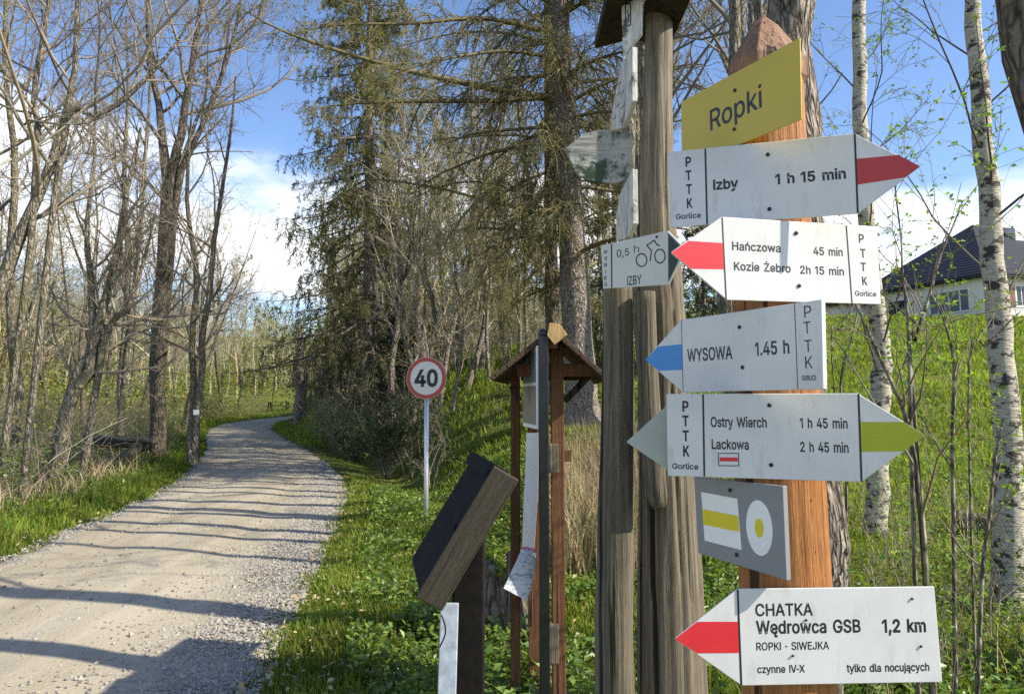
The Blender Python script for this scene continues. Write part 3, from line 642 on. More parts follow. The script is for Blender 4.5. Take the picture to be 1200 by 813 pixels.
[195,[80,-4,47,2,24,22,17,37,15,54,22,80,39,97,63,105,89,110,117,113,133,117,138,127,138,128,133,148,120,161,98,165,75,161,59,150,50,137,20,146,39,173,66,188,97,192,119,190,143,180,161,160,168,126,168,0,138,0,138,26,136,26,126,12,108,1],[85,23,114,29,132,47,138,69,138,95,130,91,116,88,100,86,88,84,67,79,52,70,46,52,51,36,65,26],[149,-73,134,-70,121,-64,112,-54,109,-40,117,-17,138,3,168,0,148,-16,140,-34,143,-43,154,-47,163,-46,170,-43,178,-65,166,-70]],
[314,[30,0,30,254,76,254,139,94,144,79,150,61,156,42,161,24,154,24,159,41,165,61,171,79,176,94,238,254,284,254,284,0,252,0,252,145,252,163,253,184,253,207,253,229,256,229,249,205,241,181,234,161,228,145,171,0,143,0,85,145,80,160,72,181,65,204,56,229,59,229,60,208,60,186,61,164,61,145,61,0]],
[209,[30,0,30,254,186,254,186,226,62,226,62,143,178,143,178,114,62,114,62,29,188,29,188,0]],
[198,[93,-3,62,2,38,16,22,40,17,73,17,86,49,86,49,73,52,52,61,37,75,28,93,25,110,28,124,37,133,52,136,73,136,254,168,254,168,73,163,40,147,16,123,2]],
[240,[102,0,8,254,42,254,96,103,108,69,124,15,117,15,133,69,145,103,197,254,231,254,139,0]],
[237,[9,0,109,142,109,118,15,254,52,254,89,200,102,181,112,164,122,146,116,146,126,164,136,181,149,200,187,254,223,254,129,119,129,143,228,0,191,0,146,65,134,83,125,98,115,116,122,116,113,98,103,83,91,65,46,0]],
[262,[30,0,30,254,68,254,172,91,181,75,194,53,207,27,202,27,200,54,200,79,199,97,199,254,232,254,232,0,193,0,101,145,89,165,74,191,54,226,60,227,61,192,62,164,62,145,62,0]],
[251,[109,0,48,0,48,29,107,29,136,31,159,40,177,55,189,75,197,99,200,128,197,156,190,180,177,200,160,214,138,223,110,226,47,226,47,254,113,254,147,251,176,239,200,221,217,196,227,164,231,128,227,91,217,59,199,34,175,15,145,4],[62,254,62,0,30,0,30,254]],
[227,[113,-3,87,0,65,12,47,31,34,57,27,89,24,127,27,165,35,197,48,223,65,242,87,254,113,258,139,254,161,242,179,223,192,197,200,165,203,127,200,89,192,57,179,31,162,12,140,0],[113,25,131,28,145,37,157,52,165,72,172,127,165,182,157,203,145,218,131,227,113,230,96,227,82,218,70,203,62,182,55,127,62,72,70,52,82,37,96,28]],
[227,[38,0,38,27,195,27,195,0],[138,254,138,0,106,0,106,224,105,224,43,179,43,213,99,254]],
[227,[32,0,32,24,117,114,141,141,155,163,160,186,154,209,137,224,112,230,86,224,69,207,64,181,33,181,35,202,43,221,55,237,72,248,91,255,112,258,134,255,153,248,169,237,181,223,188,205,191,186,185,159,168,129,133,90,76,30,76,28,195,28,195,0]],
[227,[109,-3,66,5,49,15,35,29,26,46,22,66,55,66,63,44,83,30,109,25,138,30,157,46,165,72,158,98,137,117,101,124,78,124,78,150,144,224,144,226,35,226,35,254,186,254,186,230,106,139,106,144,132,144,154,138,172,127,185,111,194,93,196,72,194,51,185,33,172,18,154,6,133,-1]],
[227,[20,53,20,79,123,254,155,254,54,83,54,81,207,81,207,53],[141,0,141,61,141,73,141,159,171,159,171,0]],
[227,[111,-3,89,-1,70,6,54,16,41,30,33,47,30,65,61,65,69,44,87,30,111,25,138,32,157,52,164,81,157,111,137,131,109,138,84,134,64,123,34,126,48,254,183,254,183,226,75,226,67,151,68,151,89,162,115,167,147,160,172,143,189,116,195,82,193,58,184,38,171,21,154,8,134,-1]],
[94,[48,-2,31,4,25,20,31,37,48,43,64,37,71,20,64,4]],
[94,[19,-60,34,36,68,36,42,-60]],
[227,[168,122,168,94,57,94,57,122]]]))
OUTLINES['I'] = [84, [26, 0, 26, 254, 58, 254, 58, 0]]; OUTLINES['i'][2] = [c + (12 if k % 2 else 0) for k, c in enumerate(OUTLINES['i'][2])]; OUTLINES['P'] = [222, [30, 0, 30, 254, 118, 254, 144, 252, 166, 244, 183, 231, 195, 215, 202, 195, 204, 174, 202, 152, 195, 133, 183, 116, 166, 104, 144, 96, 118, 93, 62, 93, 62, 0], [62, 121, 116, 121, 149, 128, 167, 147, 172, 174, 167, 201, 148, 219, 116, 226, 62, 226]]
OUTLINES['R'] = [224, [30, 0, 30, 254, 118, 254, 145, 252, 167, 244, 183, 232, 195, 217, 202, 198, 205, 176, 202, 154, 195, 136, 183, 120, 166, 109, 145, 101, 118, 99, 62, 99, 62, 0], [62, 128, 117, 128, 149, 133, 167, 150, 173, 176, 167, 202, 149, 220, 116, 226, 62, 226], [177, 0, 115, 115, 151, 115, 214, 0]]; OUTLINES['X'] = [237, [9, 0, 100, 130, 15, 254, 52, 254, 118, 157, 187, 254, 223, 254, 137, 130, 228, 0, 191, 0, 118, 104, 46, 0]]; OUTLINES['1'] = [150, [108, 254, 108, 0, 76, 0, 76, 224, 75, 224, 13, 179, 13, 213, 69, 254]]; OUTLINES['-'] = [110, [95, 122, 95, 94, 14, 94, 14, 122]]
def glyph(ch, bold):
    bold = bold + 0.006
    loops = []
    for q in OUTLINES[ch][1:]:
        q = np.array(q, float).reshape(-1, 2); q = q[np.abs(q - np.roll(q, 1, 0)).sum(1) > 1.5]; loops.append(q / 500)
    out = []
    for q in loops:
        e = np.roll(q, -1, 0) - q; e /= np.linalg.norm(e, axis=1, keepdims=True) + 1e-9
        n = np.stack([e[:, 1], -e[:, 0]], 1); m = n + np.roll(n, 1, 0); m /= np.maximum((m * m).sum(1, keepdims=True) / 2, 0.6)
        area = 0.5 * np.sum(q[:, 0] * np.roll(q[:, 1], -1) - np.roll(q[:, 0], -1) * q[:, 1])
        out.append(q + m * bold * FILL)
    return out
def text_mesh(s, bold=0.0):
    V, Fc, x, n = [], [], 0.0, 0
    for ch in s:
        if ch == ' ': x += 0.28; continue
        lp = [np.concatenate([q + [x, 0], np.zeros((len(q), 1))], 1) for q in glyph(ch, bold)]
        for grp in islands(lp):
            V += grp; Fc += [[i + n for i in t_] for t_ in tessellate_polygon([[Vector(p) for p in q] for q in grp])]; n += sum(len(q) for q in grp)
        x += OUTLINES[ch][0] / 500
    return np.concatenate(V), Fc
def signed(q): return 0.5 * np.sum(q[:, 0] * np.roll(q[:, 1], -1) - np.roll(q[:, 0], -1) * q[:, 1])
FILL = 1.0 if signed(np.array(OUTLINES['I'][1], float).reshape(-1, 2)) > 0 else -1.0
def islands(loops):
    """outer loops with the holes inside them"""
    s0 = FILL; outs = [q for q in loops if signed(q) * s0 > 0]; holes = [q for q in loops if signed(q) * s0 <= 0]
    res = [[q] for q in outs]
    for h in holes:
        c = h[:, :2].mean(0)
        for r_ in res:
            lo, hi = r_[0][:, :2].min(0), r_[0][:, :2].max(0)
            if (c > lo).all() and (c < hi).all(): r_.append(h); break
    return res
_H = None
def cap_h():
    global _H
    if _H is None: v, f = text_mesh('H'); _H = v[:, 1].max() - v[:, 1].min()
    return _H
class Sign:
    """flat board on a vertical plane through two image columns; everything on it is placed by image coordinates"""
    def __init__(s, quad, name, label, cat, boardm, off=0.0, group=None, th=0.004, center=None, depth=None, radius=0.094):
        (TL, TR, BR, BL) = quad
        c = center or post_axis(1.6); c = Vector((c.x, c.y))
        sl = np.array([ray(*TL).z / ray(*TL).y, ray(*BL).z / ray(*BL).y]); sr = np.array([ray(*TR).z / ray(*TR).y, ray(*BR).z / ray(*BR).y])
        r = float((sl * sr).sum() / (sl * sl).sum())
        def xy(p, d): q = ray(*p); return Vector((q.x / q.y * d, d))
        ml = ((TL[0] + BL[0]) / 2, (TL[1] + BL[1]) / 2); mr = ((TR[0] + BR[0]) / 2, (TR[1] + BR[1]) / 2)
        a = xy(ml, r); b = xy(mr, 1.0); u = (b - a).normalized(); n = Vector((-u.y, u.x))
        if n.dot(a) < 0: n = -n
        k = (n.dot(c) - (radius + th + off)) / n.dot(a) if depth is None else depth / r
        s.u = Vector((u.x, u.y, 0)); s.n = Vector((n.x, n.y, 0)); s.o = Vector((a.x * k, a.y * k, 0))
        s.base = Vector((c.x, c.y, CZ)); s.th = th
        s.base = s.pt(((TL[0] + BR[0]) / 2, (TL[1] + BR[1]) / 2))
        s.root = thing(name, label, cat, s.base, 0, group); s.k = k
        s.boardm = boardm
    def pt(s, p, lift=0.0):
        q = ray(*p); C0 = Vector((0, 0, CZ)); t = s.n.dot(s.o - C0) / s.n.dot(q)
        return C0 + q * t - s.n * lift
    def poly(s, mb, pts, lift=0.0003, th=0.0002):
        slab(mb, [s.pt(p, lift) - s.base for p in pts], s.n, th)
    def board(s, pts, name='board'):
        mb = MB(); s.poly(mb, pts, 0, s.th); s.b = mb.build(name, s.boardm, s.root, smooth=False)
        bevel(s.b, min(0.0012, s.th * 0.3), 2); return s.b
    def shape(s, name, m, pts, lift=0.0003):
        mb = MB(); s.poly(mb, pts, lift); return mb.build(name, m, s.root, smooth=False)
    def line(s, mb, a, b, w, lift=0.00045):
        A, B = s.pt(a, lift) - s.base, s.pt(b, lift) - s.base; d = (B - A).normalized(); q = s.n.cross(d) * (w / 2)
        slab(mb, [A - q, A + q, B + q, B - q], s.n, 0.0002)
    def lines(s, name, m, segs, w):
        mb = MB()
        for a, b in segs:
            s.line(mb, a, b, w)
            if name in ('divider', 'faded_marks'): mb.build(name, m, s.root, smooth=False); mb = MB()
        return mb.build(name, m, s.root, smooth=False) if mb.n else None
    def text(s, out, st, x0, y, x1, cap, bold=0.0, lift=0.0003, tilt=0.0):
        """string from image column x0 to x1, baseline at (x0, y), capital height in pixels"""
        mb = MB(); out.append(mb); v, f = text_mesh(st, bold)
        A = s.pt((x0, y), lift); B = s.pt((x1, y), lift); w = (B - A).dot(s.u)
        q = s.pt((x0, y - cap), lift); h = (q - A).z
        sx_ = w / (v[:, 0].max() - v[:, 0].min()); sy = h / cap_h()
        x = (v[:, 0] - v[:, 0].min()) * sx_; z = v[:, 1] * sy + x * tilt
        V = np.outer(x, np.array(s.u)) + np.outer(z, np.array([0, 0, 1.0])) + np.array(A - s.base)
        groups = {}
        for a in f: groups.setdefault(len(a), []).append(a)
        mb.add(V, [np.array(a) for a in groups.values()])
    def vtext(s, out, letters, cap, bold=0.0, wfac=0.75):
        tmp = []
        for ch, cx, cy in letters:
            w = cap * (0.62 if ch in 'PTK' else 0.6) * wfac / 0.75
            if ch == 'I': w = cap * 0.18
            s.text(tmp, ch, cx - w / 2, cy + cap / 2, cx + w / 2, cap, bold)
        mb = MB()
        for q in tmp: mb.merge(q)
        out.append(mb)
    def bolts(s, pts, r=0.004, m=None):
        for p in pts:
            c = s.pt(p, 0.001) - s.base; mb = MB(); k = 12
            V = []
            for (rr, dd) in ((r, 0), (r, 0.0014), (r * 0.55, 0.0022)):
                for i in range(k):
                    a = i / k * 6.283; V.append(c + s.u * (rr * math.cos(a)) + Vector((0, 0, rr * math.sin(a))) - s.n * dd)
            idx = np.arange(3 * k).reshape(3, k); a_, b_ = idx[:-1], idx[1:]
            mb.add([list(q) for q in V], [np.stack([a_, np.roll(a_, -1, 1), np.roll(b_, -1, 1), b_], -1).reshape(-1, 4), idx[-1][None], idx[0][::-1][None]])
            mb.build('bolt', m or M_rivet, s.root)
    def done(s, out, m=M_ink):
        for mb in out: mb.build('lettering', m, s.root, smooth=False)
    def ell(s, c, rx, ry, n=40, tilt=0.0):
        return [(c[0] + rx * math.cos(a) + tilt * math.sin(a), c[1] + ry * math.sin(a)) for a in (np.arange(n) / n * 6.283)]
BW = 0.0035
# Ropki
s = Sign(((798, 119.6), (937, 44.3), (939, 140), (799, 197)), 'place_name_sign', 'ochre yellow rectangular sign reading Ropki at the top of the post', 'sign', M_yelsign, th=0.003, off=-0.002)
s.board([(798, 119.6), (937, 44.3), (939, 140), (799, 197)])
L = []; s.text(L, 'Ropki', 832.5, 153.2, 894.5, 24, 0.004); s.done(L)
s.bolts([(861.5, 106.3), (860.8, 151.7)])
# Izby
G = 'trail arrow signs on the orange post'
s = Sign(((782.8, 178.3), (1001, 156.4), (1005.6, 250.3), (785.2, 266.9)), 'trail_arrow_sign', 'white arrow sign to Izby pointing right with a red stripe', 'sign', M_signwhite, group=G)
s.board([(782.8, 178.3), (1001, 156.4), (1077.2, 194.4), (1077.4, 196), (1005.6, 250.3), (785.2, 266.9)])
s.lines('divider', M_ink, [((826.5, 174.4), (828.7, 263)), ((1001.6, 157), (1005.2, 249.6))], BW)
s.shape('red_stripe', M_darkred, [(1003.4, 186.3), (1052.7, 181.8), (1077, 194.4), (1077.2, 196), (1060.7, 208), (1005, 216.6)])
L = []; s.vtext(L, [('P', 806.8, 189.8), ('T', 807, 205.8), ('T', 807.6, 221.8), ('K', 808.4, 238.3)], 10.7, 0.02)
s.text(L, 'Gorlice', 792, 257.2, 821.5, 6, 0.01); s.text(L, 'Izby', 835.9, 222.5, 865.5, 11.4, 0.02); s.text(L, '1 h 15 min', 908.7, 216, 991.9, 11.4, 0.02); s.done(L)
s.bolts([(899.9, 181.3), (901.7, 245.3)])
# Hanczowa
s = Sign(((845.7, 254.1), (1028, 265.6), (1032.4, 356.6), (851, 351.5)), 'trail_arrow_sign', 'white arrow sign to Hańczowa and Kozie Żebro pointing left with a bright red tip', 'sign', M_signwhite, group=G, off=0.001)
s.board([(787.4, 295), (845.7, 254.1), (1028, 265.6), (1032.4, 356.6), (852, 351.5), (787.6, 297.4)])
s.lines('divider', M_ink, [((846.2, 254.8), (851, 351)), ((991.7, 264.2), (998.4, 355))], BW * 0.8)
s.shape('red_stripe', M_red, [(846.8, 284.9), (807, 282.3), (787.7, 295.2), (787.9, 297), (810, 315), (848.4, 315.6)])
L = []; s.vtext(L, [('P', 1009.7, 279.2), ('T', 1011.4, 296.6), ('T', 1011.9, 312.6), ('K', 1013.6, 329)], 9.8, 0.012)
s.text(L, 'Gorlice', 1002, 346.6, 1027, 6, 0.008)
s.text(L, 'Hańczowa', 858, 292.8, 914.8, 9.6, 0.012); s.text(L, '45 min', 953.3, 298.4, 987.6, 9.2, 0.012)
s.text(L, 'Kozie Żebro', 860.2, 316.5, 926.7, 9.6, 0.012); s.text(L, '2h 15 min', 937.7, 320.5, 989, 9.2, 0.012); s.done(L)
s.bolts([(932.8, 273.2), (936.2, 334.9)])
# Wysowa
s = Sign(((797.9, 374.7), (962.4, 350.8), (964.7, 455.8), (800.2, 459.6)), 'trail_arrow_sign', 'white arrow sign to WYSOWA pointing left with a blue stripe', 'sign', M_signwhite, group=G, th=0.010)
s.board([(756.7, 420.6), (797.9, 374.7), (962.4, 350.8), (964.7, 455.8), (800.2, 459.8), (756.8, 422.2)])
s.lines('divider', M_ink, [((798.6, 375), (800.6, 459.4)), ((931.1, 355.6), (935, 455.8))], 0.0016)
s.shape('blue_stripe', M_blue, [(798.9, 403.1), (771.5, 406), (757, 420.8), (757, 422), (772, 434.4), (799.5, 433.2)])
L = []; s.vtext(L, [('P', 946.9, 365.4), ('T', 946.2, 384), ('T', 947.4, 405.4), ('K', 948.2, 424.5)], 14.2, -0.006, 0.72)
s.text(L, 'GORLICE', 939.8, 445.6, 957, 5.7, 0.01); s.text(L, 'WYSOWA', 805.6, 423.6, 858.7, 14.4, 0.01); s.text(L, '1.45 h', 885.1, 416.5, 925.4, 15, 0.012); s.done(L)
s.bolts([(866.9, 383.3), (870.4, 430.3)])
# Ostry Wierch
s = Sign(((781, 461.4), (1005.4, 460.8), (1009.6, 564.6), (782.5, 557.4)), 'trail_arrow_sign', 'white arrow sign to Ostry Wierch and Lackowa pointing right with a yellow stripe coloured as in shade', 'sign', M_signwhite, group=G, off=0.001)
s.board([(781, 461.4), (1005.4, 460.8), (1083.2, 509.2), (1083.3, 511), (1009.6, 564.6), (782.5, 557.4)])
s.lines('divider', M_ink, [((823.9, 461.8), (825.4, 558)), ((1005.9, 461.4), (1009.6, 564))], BW)
s.shape('shaded_yellow_stripe', M_shadeyellow, [(1007.8, 494.1), (1059, 494.3), (1083, 509.3), (1083, 510.9), (1058.5, 528.6), (1009, 529.3)])
L = []; s.vtext(L, [('P', 803.5, 475.8), ('T', 803.5, 492.9), ('T', 803.8, 510.3), ('K', 804.4, 528)], 12, 0.02)
s.text(L, 'Gorlice', 787.9, 549, 818.5, 6.6, 0.012); s.text(L, 'Ostry Wierch', 832.9, 499.8, 898.6, 11.4, 0.012); s.text(L, '1 h 45 min', 937.6, 501, 993.4, 11.4, 0.012)
s.text(L, 'Lackowa', 834.1, 525.6, 877.6, 11.2, 0.012); s.text(L, '2 h 45 min', 937.9, 528.9, 994.6, 11.4, 0.012); s.done(L)
s.lines('flag_border', M_ink, [((841.4, 530.9), (865.8, 531)), ((841.6, 545.3), (865.9, 545.6)), ((841.9, 530.6), (842, 545.6)), ((865.5, 530.6), (865.7, 545.8))], 0.0016)
s.shape('flag_stripe', M_red, [(843.2, 535.6), (864.5, 535.8), (864.6, 540.6), (843.3, 540.3)])
s.bolts([(901.6, 474.6), (903.7, 544.5)])
# plain arrow behind
s = Sign(((781, 470), (905, 470), (905, 556), (781, 552)), 'blank_arrow_sign', 'unlettered grey arrow board whose tip pokes out left from behind the Ostry Wierch sign', 'sign', M_backgrey, off=-0.006, th=0.003, depth=1.62)
s.board([(734.5, 517), (781.5, 474.8), (895, 474.8), (895, 553), (782, 550.5), (734.6, 518.4)])
# symbols
s = Sign(((812.9, 558.3), (917.2, 567), (921.8, 677), (818.1, 647.8)), 'trail_symbol_sign', 'grey square-cut board with yellow trail band and yellow dot in a white oval', 'sign', M_greysign, th=0.012, off=-0.004)
s.board([(812.9, 558.3), (917.2, 569.4), (921.8, 680), (818.1, 647.8)])
s.shape('white_field', M_white, [(821.8, 576.2), (864.2, 584.1), (869.2, 644.1), (825.8, 633)])
s.shape('yellow_band', M_yellow, [(823.1, 596.1), (865.2, 604.2), (866.5, 622.9), (824.4, 614.2)], 0.0006)
s.shape('white_oval', M_white, s.ell((890, 618.3), 15.3, 32.6, 40, 2.5))
s.shape('yellow_dot', M_yellow, s.ell((889.9, 618.3), 5.2, 11.4, 28, 0.8), 0.0006)
s.bolts([(855.9, 574), (863.7, 649.6)])
# Chatka
s = Sign(((864.1, 689.7), (1095, 686.9), (1104.4, 798.8), (868.7, 803)), 'trail_arrow_sign', 'lowest white arrow sign to CHATKA Wędrowca GSB pointing left with a red tip', 'sign', M_signwhite, group=G, off=0.001)
s.board([(791.8, 747.2), (864.1, 689.7), (1095, 686.9), (1104.4, 798.8), (869, 803), (791.9, 749)])
s.lines('divider', M_ink, [((864.4, 690.2), (868.8, 802.6))], BW)
s.shape('red_stripe', M_red, [(865.6, 728), (816.8, 728), (792, 747.4), (792.2, 749), (816.8, 765), (867, 764.5)])
L = []; s.text(L, 'CHATKA', 885.4, 721.2, 952.8, 14.2, 0.008); s.text(L, 'Wędrowca GSB', 886.2, 741.9, 1008.9, 15, 0.012); s.text(L, '1,2 km', 1034.1, 740.2, 1085.4, 14.7, 0.02)
s.text(L, 'ROPKI - SIWEJKA', 886.5, 761.4, 971.8, 9.2, 0.004); s.text(L, 'czynne IV-X', 887.6, 788, 943.5, 8.8, 0.01); s.text(L, 'tylko dla nocujących', 992.5, 786.9, 1089.3, 9.3, 0.01); s.done(L)
s.bolts([(944.3, 726), (928.7, 767.6), (1078.9, 756.6), (1068.4, 701)], 0.0024)

# old grey twin post, roofed
D2 = 2.05
base = P(770, 700, D2); base.z = 0
o = thing('weathered_post', 'tall weathered log with a small dark roof beside the arrow signs', 'post', base)
seq = [(789, 900, 80), (787, 800, 76), (782, 600, 66), (777, 420, 55), (774, 330, 51), (769, 240, 44), (770, 130, 36), (772, 30, 33), (772, -60, 33)]
pts = [P(a, b, D2) - base for a, b, w in seq]; pts[0].z = -0.3
log_post('log', '', pts, [w / 2 * D2 / F for *_, w in seq], M_palewood, seed=9, rough_=0.035, K=110).build('log', M_palewood, o)
mb = MB(); c = P(750, 14, D2) - base
beamw = 0.26
for sgn in (-1, 1):
    a = c + Vector((sgn * 0.004, 0, 0.0)); b = c + Vector((sgn * 0.112, 0.0, -0.03))
    beam(mb, a, b, 0.30, 0.02, (0, 0.0, 1))
bevel(mb.build('roof', M_darkwood, o, smooth=False), 0.003)
D3 = 1.98
base = P(722, 700, D3); base.z = 0
o = thing('support_post', 'darker shorter grey log leaning close to the left side of the roofed log', 'post', base)
seq = [(719, 950, 45), (720, 813, 43), (722, 600, 40), (724, 450, 38), (724, 336, 36)]
pts = [P(a, b, D3) - base for a, b, w in seq]; pts[0].z = -0.3
log_post('log', '', pts, [w / 2 * D3 / F for *_, w in seq], M_greywood, seed=12, rough_=0.03, K=80).build('log', M_greywood, o)
# rounded slat nailed on the log
base = P(765, 480, 1.93)
o = thing('nailed_slat', 'grey split slat with rounded lower end nailed to the tall weathered log', 'board', base)
seq = [(757, 342, 22), (760, 450, 24), (766, 540, 26), (770, 580, 24), (771, 592, 17), (771, 598, 6)]
pts = [P(a, b, 1.93) - base for a, b, w in seq]
log_post('slat', '', pts, [w / 2 * 1.93 / F for *_, w in seq], M_greywood, seed=21, rough_=0.02, K=50).build('slat', M_greywood, o)
# old boards on the tall log
C2 = P(770, 300, D2)
s = Sign(((704, 287.7), (782, 270.3), (782, 333.7), (706.7, 338.3)), 'cycle_route_sign', 'old white cycle route board with a bicycle rider on the grey logs', 'sign', M_oldwhite, th=0.006, depth=1.92)
s.board([(704, 287.7), (782, 270.3), (803, 291.5), (803, 295), (782.6, 333.7), (706.7, 338.3)])
s.shape('green_tip', M_darkgreen, [(783, 273.5), (800.5, 291.8), (800.5, 294.5), (783.2, 330.5)])
s.lines('divider', M_ink, [((716.6, 285.5), (717, 337.2))], 0.004)
L = []
K_ = []
for i, ch in enumerate('MSBIEG'): s.text(K_, ch, 708.2 + (1.3 if ch == 'I' else 0), 297.6 + i * 7.6, 711.6 - (1.3 if ch == 'I' else 0), 4.4, 0.01)
mb = MB()
for q in K_: mb.merge(q)
L.append(mb)
s.text(L, '0,5', 722.7, 301.5, 737.5, 8.5, 0.0); s.text(L, 'h', 743, 296.5, 749, 9, -0.01); s.text(L, 'IZBY', 735, 334.5, 752, 10.5, 0.006); s.done(L)
pl = []
def ring(c, rx, ry, n=24):
    q = s.ell(c, rx, ry, n); return [(q[i], q[(i + 1) % n]) for i in range(n)]
segs = ring((751.8, 304.8), 6.2, 7.5) + ring((773.4, 300.2), 6.0, 8.0)
segs += [((758, 287.6), (766.5, 281.6)), ((766.5, 281.6), (770.2, 287)), ((770.2, 287), (773, 288)), ((758, 287.6), (763.5, 293.6)), ((763.5, 293.6), (762, 306))]
s.lines('bicycle_rider', M_ink, segs + ring((769.6, 277.8), 1.0, 1.0, 8), 0.0032)
def far_board(quad, pts, name, label, m, depth, th=0.012, marks=()):
    s = Sign(quad, name, label, 'sign', m, th=th, depth=depth); s.board(pts)
    if marks: s.lines('faded_marks', M_ink, marks, 0.003)
    return s
far_board(((680, 156), (742, 152), (742, 214), (682, 212)), [(662, 174), (684, 157), (702, 152), (741, 156), (741, 208), (722, 215), (690, 212), (676, 204)], 'lichened_arrow_board',
          'grey wooden arrow board blotched with dark lichen pointing left from the tall log', M_lichenwood, 2.06, 0.014)
far_board(((728, -20), (753, -10), (752, 44), (729, 70)), [(727, -30), (753, -30), (751, 40), (737, 56), (730, 70)], 'edge_on_board', 'white painted board seen nearly edge-on under the small dark roof', M_dirtywhite, 1.97, 0.014,
          [((733, 6), (733, 30)), ((739, 4), (739, 30)), ((733, 30), (739, 30)), ((733, 6), (739, 4)), ((735.5, 12), (736.5, 22))])
far_board(((722, 80), (747, 50), (746, 128), (716, 156)), [(728, 74), (741, 55), (741, 118), (730, 150), (715, 154), (716, 136)], 'edge_on_board', 'dotted white arrow board seen edge-on just above the lichened board', M_dirtywhite, 1.98, 0.014,
          [((724, 100), (728, 96)), ((723, 112), (727, 108)), ((728, 112), (731, 106)), ((722, 126), (726, 122)), ((719, 140), (722, 136)), ((728, 128), (731, 124))])
far_board(((724, 230), (750, 205), (749, 270), (722, 280)), [(727, 226), (741, 198), (742, 262), (735, 279), (722, 282), (722, 250)], 'edge_on_board', 'bare grey board seen edge-on between lichened board and cycle route board', M_dirtywhite, 1.98, 0.014)

# ------------------------------------------------------------------ lectern board
g = np.random.default_rng(5)
A = P(579, 546, 2.75); Bq = P(608, 563, 2.75); Cq = P(518, 716, 2.75); Dq = P(487, 700, 2.75)
base = P(548, 800, 2.8); base.z = 0
o = thing('lectern_board', 'slanted black information board with a thick olive plank side and black post', 'information board', base)
back = Vector((-0.11, 0.62, 0.0))
ex = ((A - Dq) + (Bq - Cq)).normalized(); ey = Vector((0, 1, 0)); ez = ex.cross(ey).normalized(); ey = ez.cross(ex)
Mp = Matrix((ex, ey, ez)).transposed().to_4x4(); Mp.translation = (A + Cq) / 2; Mi = Mp.inverted()
mb = MB(); slab(mb, [Mi @ p for p in (A, Bq, Cq, Dq)], (0, 1, 0), 0.035)
sp_ = mb.build('side_plank', M_lectwood, o, smooth=False); bevel(sp_, 0.004); sp_.matrix_basis = Matrix.Translation(-base) @ Mp
e1 = (A - Dq).normalized(); e2 = (Bq - A).normalized()
mb = MB(); f0 = [A + e2 * 0.012 - e1 * 0.01, A + e2 * 0.085 - e1 * 0.01, Dq + e2 * 0.085 + e1 * 0.01, Dq + e2 * 0.012 + e1 * 0.01]
slab(mb, [p + Vector((-0.006, 0.037, 0)) - base for p in f0], back, 0.95)
bevel(mb.build('panel', M_blackpanel, o, smooth=False), 0.003)
mb = MB(); t0_ = [A - e2 * 0.004 + e1 * 0.008, A + e2 * 0.06 + e1 * 0.008, A + e2 * 0.06 - e1 * 0.05, A - e2 * 0.004 - e1 * 0.05]
slab(mb, [p + Vector((-0.004, 0.038, 0)) - base for p in t0_], back, 1.0)
bevel(mb.build('top_strip', M_blackpanel, o, smooth=False), 0.003)
mb = MB(); x0 = P(530, 720, 2.84).x; x1 = P(567, 720, 2.84).x
box(mb, ((x0 + x1) / 2 - base.x, 2.90 - base.y, 0.42), (x1 - x0, 0.12, 1.45))
bevel(mb.build('post', M_blackpost, o, smooth=False), 0.006)
mb = MB(); a = P(527, 706, 2.78) - base; b = P(521, 900, 2.72) - base
beam(mb, a, b, 0.062, 0.02, (0, 1, 0)); bevel(mb.build('brace_plank', plain('blue_grey_paint', (0.36, 0.41, 0.47), 0.6, 0, 0.25, 30), o, smooth=False), 0.003)
mb = MB(); pl = [P(517, 720, 2.70), P(521, 730, 2.70), P(522, 741, 2.70), P(519, 750, 2.70), P(515, 758, 2.70)]
a_, r_ = smooth_poly([p - base for p in pl], [0.003] * 5); tubes(mb, a_, r_, 6); mb.build('cable', M_ink, o)

# ------------------------------------------------------------------ roofed kiosk
M_shingle = wood('brown_roof_boards', (0.05, 0.03, 0.02), (0.11, 0.07, 0.045), (0.17, 0.115, 0.075), 0.03, 90, 1, 'y')
DK = 3.65
near = P(655, 800, DK); near.z = 0; far_ = Vector((P(604, 700, 4.15).x, 4.15, 0)); far2 = Vector((P(626, 700, 4.4).x, 4.4, 0))
o = thing('roofed_notice_board', 'red-brown wooden notice board frame with a small gable roof by the verge', 'notice board', near)
T = lambda p: Vector(p) - near
zr = P(648, 393, DK).z; ze = P(580, 447, DK).z; zp = P(657, 420, DK).z
axis = Vector((0.06, 1, 0)).normalized(); perp = Vector((axis.y, -axis.x, 0))
wR = 0.24; wL = 0.275
mid = near + Vector((P(648, 400, DK).x - near.x, 0, 0))
mb = MB(); box(mb, (0, 0, (zp + 0.1) / 2 - 0.1), (0.06, 0.062, zp + 0.1 + 0.12)); bevel(mb.build('post', M_brownwood, o, smooth=False), 0.004)
fb = far_ - near
mb = MB(); box(mb, (fb.x, fb.y, zp / 2 - 0.1), (0.05, 0.06, zp + 0.2)); bevel(mb.build('post', M_brownwood, o, smooth=False), 0.004)
f2 = far2 - near
mb = MB(); box(mb, (f2.x, f2.y, zp / 2 - 0.1), (0.06, 0.06, zp + 0.2)); bevel(mb.build('post', M_brownwood, o, smooth=False), 0.004)
